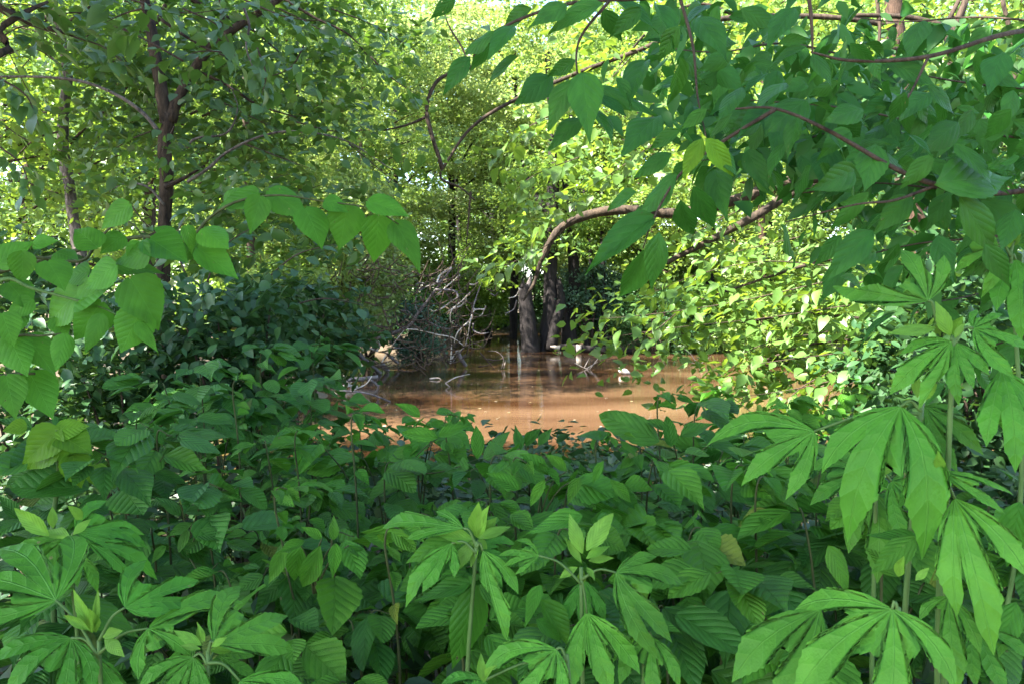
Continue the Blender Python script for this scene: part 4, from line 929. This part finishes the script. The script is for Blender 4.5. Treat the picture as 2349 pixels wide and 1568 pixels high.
# young lobed yellow green sapling leaves at the left
t = empty('sapling', (P(130, 1000, 2.05).x, 2.1, gz(-1.1, 2.1)), 'sapling with drooping yellow green leaves between the heart leaves and the ragweed', 'sapling')
tube('stem', spline([t.location, P(120, 1300, 2.1), P(134, 1100, 2.1), P(130, 985, 2.05)], 14), [.008, .006, .004], M['stem'], t, 6)
for q in [(135, 985, 45, 1062, 75), (132, 1000, 52, 1075, 70), (140, 1000, 210, 1035, 70), (142, 1000, 152, 1070, 62), (165, 1040, 190, 1118, 85), (215, 1065, 232, 1120, 50), (128, 985, 205, 975, 45), (60, 975, 5, 985, 45)]:
    hand_leaf(t, 'heart_young', *q, d=2.05)

# heart leaved sapling reaching in from the left
t = empty('sapling', (-1.55, 1.95, gz(-1.55, 1.95)), 'sapling with big pale green heart shaped leaves reaching in from the left edge', 'sapling'); HB = t
hp = lambda pl, d: [P(x, y, d) for x, y in pl]
tube('stem', spline([(-1.55, 1.95, -.05), P(-180, 1250, 1.9), P(-120, 900, 1.85), P(-60, 690, 1.82), P(-40, 560, 1.85)], 20), [.016, .013, .010, .007], M['stem_brown'], t, 7)
tube('branch', spline(hp([(-70, 700), (10, 640), (70, 660), (150, 682), (230, 704), (290, 735)], 1.8), 22), [.006, .004, .003, .0015], M['stem'], t, 6)
tube('branch', spline(hp([(-50, 620), (60, 590), (180, 600), (215, 570), (250, 525), (300, 510), (340, 565)], 1.9), 22), [.006, .004, .003, .0015], M['stem_brown'], t, 6)
tube('branch', spline(hp([(-60, 640), (120, 590), (300, 545), (430, 545), (480, 500), (545, 462), (640, 448), (740, 462), (850, 478), (915, 515)], 2.05), 34), [.007, .005, .004, .0025, .0015], M['stem_brown'], t, 6)
tube('branch', spline(hp([(-110, 880), (-40, 800), (40, 770), (90, 770), (140, 765)], 1.8), 16), [.006, .004, .002], M['stem_brown'], t, 6)
tube('branch', spline(hp([(-110, 900), (-30, 870), (30, 858), (80, 856)], 1.8), 12), [.006, .003], M['stem_brown'], t, 6)
HL = [(300, 640, 372, 752, 112), (322, 712, 276, 810, 90), (232, 694, 165, 782, 82), (182, 672, 84, 742, 92), (178, 690, 262, 652, 62), (265, 608, 185, 660, 62), (262, 612, 372, 614, 42), (342, 570, 262, 604, 66), (345, 548, 432, 602, 96), (428, 518, 444, 580, 34),
      (455, 570, 548, 640, 66), (468, 525, 525, 570, 52), (224, 568, 168, 512, 56), (282, 540, 226, 575, 46), (52, 578, 50, 655, 58), (-8, 606, 70, 550, 56), (78, 560, 135, 552, 30), (128, 580, 178, 592, 40), (18, 770, 63, 862, 72), (58, 770, 126, 855, 68), (150, 768, 128, 852, 48),
      (68, 856, 122, 956, 76), (14, 862, 34, 952, 66), (128, 728, 152, 776, 46), (232, 722, 192, 808, 40), (314, 742, 367, 808, 36), (74, 688, 8, 728, 58), (62, 742, -8, 735, 40), (296, 468, 226, 524, 52), (592, 442, 492, 474, 46), (598, 452, 574, 538, 56), (618, 438, 708, 498, 62),
      (700, 478, 742, 568, 72), (796, 470, 780, 574, 86), (868, 496, 860, 606, 78), (906, 512, 972, 610, 60), (846, 462, 938, 490, 44), (745, 462, 800, 480, 50), (400, 540, 350, 520, 50), (330, 560, 300, 620, 60), (110, 600, 150, 660, 55), (205, 620, 140, 640, 40), (20, 650, 70, 700, 60), (420, 590, 470, 540, 40), (520, 470, 560, 430, 36), (5, 720, 30, 790, 60)]
for q in HL:
    up_arch = q[0] > 480 and q[1] < 540
    hand_leaf(t, 'heart', *q, d=(2.05 if up_arch else 1.8)+random.uniform(-.05, .06))

# broad leaved tree leaning in from the right with big drooping leaves
t = empty('tree', (2.3, 1.7, gz(2.3, 1.7)), 'tree with big drooping leaves hanging close to the viewer across the upper right', 'tree')
tube('trunk', spline([(2.3, 1.7, -.1), (2.25, 1.7, 1.2), (2.2, 1.65, 2.6), (2.0, 1.7, 4.4)], 16), [.10, .085, .07, .04], M['bark'], t, 10, .05)
CB = [([(2.22, 1.66, 2.0), P(2480, 420, 1.5), P(2250, 440, 1.35), P(2150, 425, 1.3), P(2050, 385, 1.3), P(1900, 300, 1.3), P(1780, 250, 1.32), P(1680, 250, 1.35)], .007),
      ([(2.2, 1.65, 2.4), P(2500, 40, 1.6), P(2300, 80, 1.4), P(2130, 130, 1.35), P(1960, 140, 1.35), P(1860, 120, 1.35)], .007),
      ([(2.2, 1.65, 2.6), P(2300, -150, 1.6), P(2000, -80, 1.45), P(1700, -30, 1.4), P(1500, -5, 1.4), P(1300, 10, 1.45), P(1140, 70, 1.5), P(1085, 130, 1.5)], .007),
      ([P(1560, -5, 1.4), P(1590, 110, 1.38), P(1600, 220, 1.35), P(1620, 315, 1.32)], .0035), ([P(1400, 0, 1.42), P(1330, 90, 1.42), P(1325, 175, 1.42), P(1345, 230, 1.42)], .0035), ([P(1780, 250, 1.32), P(1650, 330, 1.35), P(1560, 400, 1.35), P(1500, 500, 1.35), P(1475, 570, 1.35)], .004),
      ([P(1852, -40, 1.35), P(1862, 60, 1.35), P(1864, 135, 1.35)], .0045), ([P(2150, 425, 1.3), P(2050, 460, 1.28), P(1960, 470, 1.28), P(1800, 510, 1.3)], .0035), ([P(2130, 130, 1.35), P(2085, 220, 1.33), P(2040, 280, 1.33)], .003)]
for pts, r in CB: tube('branch', spline(pts, 6*len(pts)), [r*.9, r*.7, r*.5, r*.25], M['twig'], t, 6, .04)
CL = [(1383, 7, 1250, 50, 46), (1383, 20, 1430, 106, 54), (1413, 0, 1520, 56, 64), (1500, 8, 1567, 82, 40), (1136, 75, 1046, 118, 36), (1133, 88, 1074, 184, 54), (1078, 130, 1010, 204, 40), (1190, 130, 1092, 190, 32), (1046, -10, 986, 44, 38), (1315, 178, 1247, 292, 84), (1337, 168, 1352, 290, 58), (1268, 174, 1186, 224, 42),
      (1363, 198, 1518, 252, 36), (1338, 268, 1252, 334, 68), (1356, 248, 1418, 306, 46), (1370, 218, 1446, 266, 42), (1514, 265, 1420, 334, 78), (1560, 132, 1558, 254, 58), (1320, 138, 1248, 176, 48), (1413, 178, 1458, 238, 52), (1552, 398, 1448, 494, 68), (1502, 498, 1350, 584, 52), (1512, 533, 1488, 668, 62), (1476, 573, 1428, 710, 54),
      (1590, 428, 1646, 544, 58), (1790, 516, 1856, 604, 38), (1992, 440, 1900, 524, 40), (2002, 528, 1892, 628, 58), (1640, 330, 1700, 408, 50), (1714, 343, 1750, 430, 68), (1768, 388, 1808, 436, 40), (1864, 123, 1912, 194, 68), (1850, 108, 1742, 148, 50), (2117, 48, 2078, 122, 52), (2030, 138, 2160, 192, 66), (2130, 198, 2204, 266, 52),
      (2040, 184, 2026, 248, 62), (2076, 212, 2038, 292, 52), (1922, 188, 1842, 218, 38), (1852, 228, 1766, 282, 62), (2140, 355, 2062, 432, 98), (2148, 420, 2352, 396, 84), (2180, 440, 2118, 524, 82), (2202, 452, 2304, 592, 120), (2240, 140, 2236, 214, 60), (2246, 165, 2356, 200, 52), (2080, 308, 2152, 348, 60), (2190, 330, 2290, 420, 74), (2250, 460, 2370, 540, 80),
      (1950, 300, 1880, 350, 66), (1900, 300, 1960, 380, 70), (1830, 270, 1800, 350, 60), (1980, 250, 1900, 262, 60), (1760, 250, 1700, 290, 56), (1800, 190, 1730, 230, 60), (1700, 200, 1640, 260, 58), (1680, 120, 1610, 160, 56), (1600, 40, 1660, 110, 56), (1700, 20, 1790, 70, 60), (1820, 20, 1760, 90, 56), (1950, 100, 2010, 150, 60), (2010, 330, 1980, 420, 70), (1960, 390, 1880, 430, 62), (2090, 450, 2010, 520, 64),
      (1680, 260, 1610, 320, 60), (1620, 250, 1560, 300, 60), (1560, 300, 1480, 340, 60), (1540, 350, 1450, 400, 62), (1460, 440, 1380, 470, 50), (1500, 470, 1420, 520, 46), (1560, 460, 1590, 560, 52), (1640, 390, 1660, 480, 54), (1220, 20, 1140, 60, 46), (1180, 60, 1110, 110, 40), (1300, 10, 1220, 50, 44), (1470, 20, 1400, 80, 50), (2300, 120, 2260, 200, 56), (2320, 250, 2250, 320, 70), (2200, 280, 2120, 340, 66), (2310, 350, 2240, 400, 60),
      (1560, 60, 1500, 140, 52), (1480, 140, 1430, 210, 50), (1860, 380, 1800, 450, 60), (1800, 330, 1750, 400, 56), (2260, 560, 2320, 660, 70), (2330, 480, 2290, 560, 70), (2060, 560, 2010, 640, 56), (2150, 540, 2180, 640, 64), (1930, 540, 1870, 610, 46)]
for q in CL:
    dd = 1.45 if q[0] < 1420 else 1.3
    hand_leaf(t, 'droop', *q, d=dd+random.uniform(-.08, .12), dt=random.uniform(-.09, .07), up=random.uniform(.1, .9), roll=random.gauss(0, .35))
hand_leaf(t, 'droop_young', 1612, 318, 1558, 402, 66, d=1.27); hand_leaf(t, 'droop_young', 1620, 318, 1692, 406, 58, d=1.26)
for i in range(150):      # leaves behind, filling the dense diagonal band
    u = random.random(); x = 1540+u*880; y = 120+u*320+random.gauss(0, 85)
    a = random.uniform(-.2, 1.4); l = random.uniform(38, 92); sg = random.choice((-1, 1))
    hand_leaf(t, 'droop', x, y, x+sg*l*math.cos(a), y+l*math.sin(a), l*random.uniform(.3, .6), d=random.uniform(1.4, 2.1), dt=random.uniform(-.1, .08), up=random.uniform(.0, 1), roll=random.gauss(0, .6))
for i in range(60):
    x = random.uniform(1880, 2360); y = random.uniform(120, 640); a = random.uniform(-.2, 1.5); l = random.uniform(40, 100); sg = random.choice((-1, 1))
    hand_leaf(t, 'droop', x, y, x+sg*l*math.cos(a), y+l*math.sin(a), l*random.uniform(.3, .6), d=random.uniform(1.4, 2.3), dt=random.uniform(-.1, .08), up=random.uniform(.0, 1), roll=random.gauss(0, .6))
cen = shell((2.4, 2.2, 4.4), (2.0, 1.8, 1.2), 70, inner=0)
pos, d, nor, LL = cluster_leaves(cen, rng.uniform(.3, .6, len(cen)), 40, .5, .12)
k = pos[:, 2] > 1.6+.40*np.maximum(pos[:, 1], 1.2)+.35
foliage('crown', t, M['dark_s'], pos[k], d[k], nor[k], LL[k], HEX)

t = empty('tree', (2.7, 2.9, gz(2.7, 2.9)), 'young tree at the right edge with smaller pointed leaves behind the big drooping ones', 'tree')
tube('trunk', spline([(2.7, 2.9, -.1), (2.6, 2.85, 1.4), (2.45, 2.8, 2.8), (2.2, 2.7, 3.8)], 14), [.05, .042, .034, .02], M['bark_red'], t, 9, .05)
for k_, (pl, nl) in enumerate([([(2480, 330), (2200, 300), (1950, 250), (1720, 230)], 26), ([(2480, 420), (2250, 440), (2000, 420), (1800, 440)], 26), ([(2480, 500), (2300, 540), (2100, 560), (1930, 600)], 24), ([(2480, 200), (2300, 200), (2100, 170), (1900, 120)], 24),
        ([(2480, 60), (2250, 40), (2050, 50), (1850, 20)], 22), ([(2480, 600), (2350, 640), (2220, 680), (2080, 700)], 22), ([(2000, 260), (1850, 320), (1720, 350), (1600, 370)], 22), ([(1950, 130), (1800, 100), (1650, 120), (1520, 110)], 22), ([(2480, 700), (2380, 760), (2260, 800), (2180, 860)], 18), ([(2300, 300), (2180, 370), (2060, 400)], 20)]):
    d_ = random.uniform(2.1, 2.7)
    spray(t, [P(x, y, d_+.25*math.cos(i*1.3+k_)) for i, (x, y) in enumerate(pl)], 'droop', nl, .105, spread=.07, droop=.7, up=.7, wl=.46, r=.004)

M['droop_s'] = leaf_mat('drooping_foliage', (.018, .085, .014), (.036, .125, .016), (.06, .21, .02), .30, .45, spec=.2, veins=False, island=True)
cen = np.array([list(P(1520+u*860, 90+u*330+random.gauss(0, 110), random.uniform(2.1, 3.2))) for u in (random.random() for _ in range(120))])
pos, d, nor, LL = cluster_leaves(cen, rng.uniform(.12, .26, 120), 9, .6, .085)
d[:, 2] -= .5; nor[:, 1] -= .3
foliage('foliage', t, M['droop_s'], pos, d, nor, LL, (HEX[0]*np.array([.85, 1, 1]), HEX[1]))

# ------------------------------------------------------------------ lobed ragweed plants nearest the viewer
def ragweed(label, crown, d, foot, leaves, buds, stemtop=None, simple=(), fillers=()):
    b = P(*foot, d+.05); base = Vector((b.x, b.y, gz(b.x, b.y)))
    t = empty('ragweed', base, label, 'weed')
    c = P(*crown, d)
    lx = random.uniform(-.05, .05); tube('stem', spline([base, base*.65+c*.35+Vector((lx, .03, 0)), base*.3+c*.7+Vector((-lx*.5, .015, 0)), c], 18), [.0062, .005, .0034], M['stem'], t, 7)
    for L in leaves:
        bp, tips = L[0], L[1]; kw = L[2] if len(L) > 2 else {}
        dl = kw.pop('d', d); fr = kw.pop('from', None)
        pb = palmate(t, bp, tips, d=dl, **kw)
        org = P(*fr, d) if fr else c+Vector((0, 0, random.uniform(-.03, 0)))
        mid = (org+pb)/2+Vector((0, 0, .012))
        tube('petiole', spline([org, mid, pb], 8), [.003, .0022, .0020], M['stem'], t, 5)
    for q in buds: hand_leaf(t, 'lance', *q, d=d+random.uniform(-.02, .02), up=.3)
    for q in simple: hand_leaf(t, 'lance_dark', *q, d=d+random.uniform(-.02, .06), up=.6)
    return t

ragweed('ragweed plant with large lobed leaves in the bottom left corner', (227, 1468), 1.32, (232, 1700), [
    ((128, 1375), [(-70, 1400), (-45, 1300), (-10, 1205), (157, 1180)]), ((287, 1392), [(338, 1266), (458, 1312), (452, 1356), (392, 1395)]),
    ((340, 1440), [(562, 1352), (440, 1490), (318, 1552)]), ((163, 1462), [(-30, 1500), (5, 1575), (140, 1600), (212, 1575)]),
    ((215, 1500), [(120, 1660), (230, 1680), (300, 1640)], {'d': 1.36})],
    [(212, 1450, 168, 1350, 26), (215, 1440, 226, 1352, 14), (205, 1445, 145, 1408, 18), (235, 1460, 282, 1445, 22), (240, 1465, 278, 1498, 30), (222, 1448, 205, 1395, 16)])
ragweed('ragweed plant with an upright lobed leaf right of the bottom left corner plant', (477, 1492), 1.28, (482, 1750), [
    ((490, 1474), [(553, 1314), (664, 1390), (680, 1458)]), ((443, 1506), [(315, 1570), (350, 1640), (430, 1660), (470, 1600)]), ((550, 1560), [(704, 1566), (690, 1640), (600, 1680)]),
    ((500, 1500), [(590, 1540), (585, 1498)], {'d': 1.33})],
    [(462, 1478, 400, 1440, 26), (465, 1475, 455, 1430, 14), (460, 1488, 412, 1478, 16), (482, 1490, 540, 1490, 28), (485, 1482, 515, 1462, 18), (470, 1470, 452, 1425, 12)])
ragweed('ragweed plant with arching lobed leaves behind the bottom left ones', (157, 1238), 1.5, (150, 1600), [
    ((173, 1218), [(247, 1133), (335, 1186), (344, 1214), (280, 1240)], {'droop': .4}), ((200, 1240), [(368, 1268), (302, 1294), (345, 1214)], {'droop': .45}), ((173, 1268), [(178, 1334), (224, 1338), (150, 1330)]),
    ((150, 1232), [(20, 1260), (60, 1330), (110, 1350)], {'d': 1.55})],
    [(112, 1228, 32, 1163, 36), (122, 1210, 120, 1160, 22), (190, 1190, 156, 1158, 26), (160, 1230, 100, 1215, 24), (168, 1225, 205, 1190, 24)], simple=[(150, 1370, 330, 1450, 80), (170, 1350, 60, 1420, 70)])
ragweed('ragweed plant with pale leafy crown and big hanging oval leaf in the bottom centre', (1093, 1240), 1.45, (1090, 1720), [
    ((1063, 1210), [(872, 1166), (930, 1215), (1000, 1165)], {'wf': .14, 'web': .58}), ((1036, 1245), [(928, 1358), (968, 1348), (1042, 1320)]), ((1108, 1262), [(1166, 1440), (1120, 1352), (1190, 1345)], {'wf': .14, 'web': .58}),
    ((1100, 1250), [(1183, 1228), (1145, 1250), (1165, 1272)], {'d': 1.5})],
    [(1086, 1235, 1000, 1222, 34), (1088, 1238, 1036, 1318, 34), (1092, 1240, 1080, 1300, 32), (1095, 1232, 1120, 1160, 30), (1098, 1235, 1174, 1205, 26), (1092, 1230, 1098, 1150, 26), (1100, 1232, 1140, 1185, 30), (1096, 1238, 1125, 1258, 18)],
    simple=[(1093, 1340, 1040, 1552, 105), (1078, 1335, 948, 1375, 84), (1068, 1225, 926, 1274, 62), (1100, 1340, 1180, 1410, 60)])
ragweed('ragweed plant right of centre with a long jagged leaf to each side', (1333, 1300), 1.42, (1323, 1760), [
    ((1413, 1312), [(1508, 1266), (1572, 1312), (1545, 1444), (1513, 1470)], {'web': .48}), ((1236, 1273), [(1140, 1256), (1182, 1226), (1152, 1284), (1180, 1310)], {'wf': .11}), ((1346, 1405), [(1312, 1570), (1405, 1575), (1470, 1530)], {'from': (1333, 1330)}),
    ((1340, 1330), [(1290, 1420), (1345, 1440), (1390, 1410)], {'d': 1.5})],
    [(1336, 1268, 1308, 1182, 32), (1346, 1262, 1402, 1172, 44), (1334, 1290, 1295, 1230, 20), (1345, 1280, 1400, 1250, 24), (1325, 1300, 1280, 1325, 36), (1336, 1305, 1330, 1350, 34), (1345, 1300, 1365, 1330, 22), (1350, 1285, 1402, 1275, 16)],
    simple=[(1336, 1180, 1206, 1220, 76), (1240, 1375, 1310, 1480, 60), (1230, 1420, 1300, 1470, 44)])
ragweed('low ragweed with a hand shaped leaf at the bottom edge of the centre', (1300, 1500), 1.3, (1290, 1780), [
    ((1276, 1488), [(1094, 1512), (1170, 1610), (1285, 1620)], {'droop': .3}), ((1110, 1560), [(1010, 1560), (1060, 1640), (1130, 1650)])],
    [(1105, 1560, 1102, 1500, 20), (1108, 1562, 1136, 1525, 14), (1104, 1562, 1070, 1538, 14)])
ragweed('ragweed with simple pointed leaves between the centre and the bottom right leaf', (1480, 1450), 1.4, (1480, 1760), [
    ((1495, 1460), [(1420, 1560), (1500, 1590), (1560, 1560)])], [], simple=[(1480, 1420, 1570, 1440, 50), (1460, 1440, 1400, 1520, 50), (1500, 1540, 1480, 1600, 60), (1420, 1350, 1500, 1420, 46), (1395, 1330, 1470, 1340, 50), (1240, 1340, 1200, 1440, 60)])
ragweed('tall ragweed at the right with a spread crown of narrow lobed leaves', (2186, 778), 1.12, (2210, 1900), [
    ((2129, 690), [(1900, 634), (1968, 650), (2066, 558), (2166, 580)], {'up': .2, 'droop': .35, 'from': (2150, 740)}), ((2182, 782), [(2038, 878), (2060, 800), (2105, 912), (2150, 860)], {'wf': .15}), ((2192, 785), [(2200, 902), (2235, 876), (2270, 850)], {'wf': .15}),
    ((2233, 752), [(2243, 704), (2302, 712), (2370, 775), (2330, 850)]), ((2298, 846), [(2262, 1002), (2330, 1040), (2400, 980)], {'wf': .15})],
    [(2180, 770, 2156, 698, 30), (2186, 768, 2200, 730, 18), (2146, 752, 2044, 756, 26), (2190, 775, 2210, 740, 14)])
ragweed('tall ragweed whose broad lobed leaf hangs over the right water edge', (2113, 918), 1.15, (2040, 1850), [
    ((2066, 932), [(1878, 1040), (1936, 1158), (2118, 1194)], {'wf': .17, 'droop': .4}), ((2120, 930), [(2210, 940), (2260, 1010), (2200, 1060)], {'d': 1.2}), ((1868, 988), [(1610, 968), (1698, 1092), (1800, 1124)], {'d': 1.22, 'wf': .13, 'web': .4})],
    [(2105, 912, 2098, 850, 22), (2110, 915, 2150, 880, 20)])
ragweed('ragweed with long bluish lobed leaves hanging at the right edge', (2160, 1080), 1.1, (2200, 1900), [
    ((2190, 1142), [(2196, 1368), (2285, 1438), (2365, 1300)], {'wf': .15, 'droop': .4}), ((2159, 1080), [(2328, 1106), (2308, 1154), (2250, 1090)], {'wf': .10}), ((2150, 1090), [(2110, 1190), (2160, 1170), (2060, 1150)], {'d': 1.16})],
    [(2158, 1078, 2150, 1040, 18), (2162, 1085, 2220, 1128, 14), (2165, 1082, 2170, 1170, 16)], simple=[(2113, 1240, 1988, 1222, 40), (2060, 1320, 2000, 1250, 40), (2100, 1230, 2000, 1300, 60)])
ragweed('ragweed filling the gap left of the right stems above the big bottom leaf', (2010, 1092), 1.42, (2000, 1850), [
    ((1975, 1082), [(1846, 1052), (1856, 1136), (1932, 1184)]), ((2045, 1102), [(2124, 1092), (2152, 1172), (2080, 1224)]), ((2010, 1132), [(1946, 1252), (2012, 1304), (2072, 1262)], {'d': 1.46})],
    [(2008, 1088, 1990, 1030, 22), (2014, 1086, 2040, 1040, 18), (2012, 1090, 2062, 1070, 16)])
ragweed('ragweed half hidden behind the crown of narrow lobed leaves near the right edge', (2318, 572), 1.5, (2330, 1850), [
    ((2290, 566), [(2196, 520), (2186, 604), (2250, 656)]), ((2330, 596), [(2286, 704), (2342, 744), (2400, 690)]), ((2335, 560), [(2400, 520), (2420, 580), (2360, 480)])],
    [(2316, 568, 2300, 520, 18), (2320, 566, 2344, 524, 18)])
ragweed('large hand shaped ragweed leaf and its plant at the bottom right', (2060, 1392), .98, (2075, 1900), [
    ((2046, 1396), [(1820, 1372), (1814, 1572), (2030, 1640), (2196, 1556)], {'wf': .16, 'droop': .35}), ((1882, 1396), [(1674, 1530), (1770, 1630)], {'d': 1.08, 'wf': .17})],
    [], simple=[(1900, 1250, 1960, 1370, 50)])
ragweed('ragweed with drooping leaves between the big bottom right leaf and the edge', (2176, 1362), 1.08, (2190, 1900), [
    ((2176, 1366), [(2108, 1416), (2195, 1562), (2250, 1482)], {'wf': .15}), ((2240, 1440), [(2240, 1560), (2310, 1580), (2370, 1500)], {'d': 1.12})],
    [(2060, 1320, 2066, 1280, 14), (2100, 1330, 2130, 1300, 20), (2140, 1330, 2180, 1310, 22)], simple=[(2330, 1380, 2290, 1500, 60), (2340, 1150, 2310, 1300, 70)])
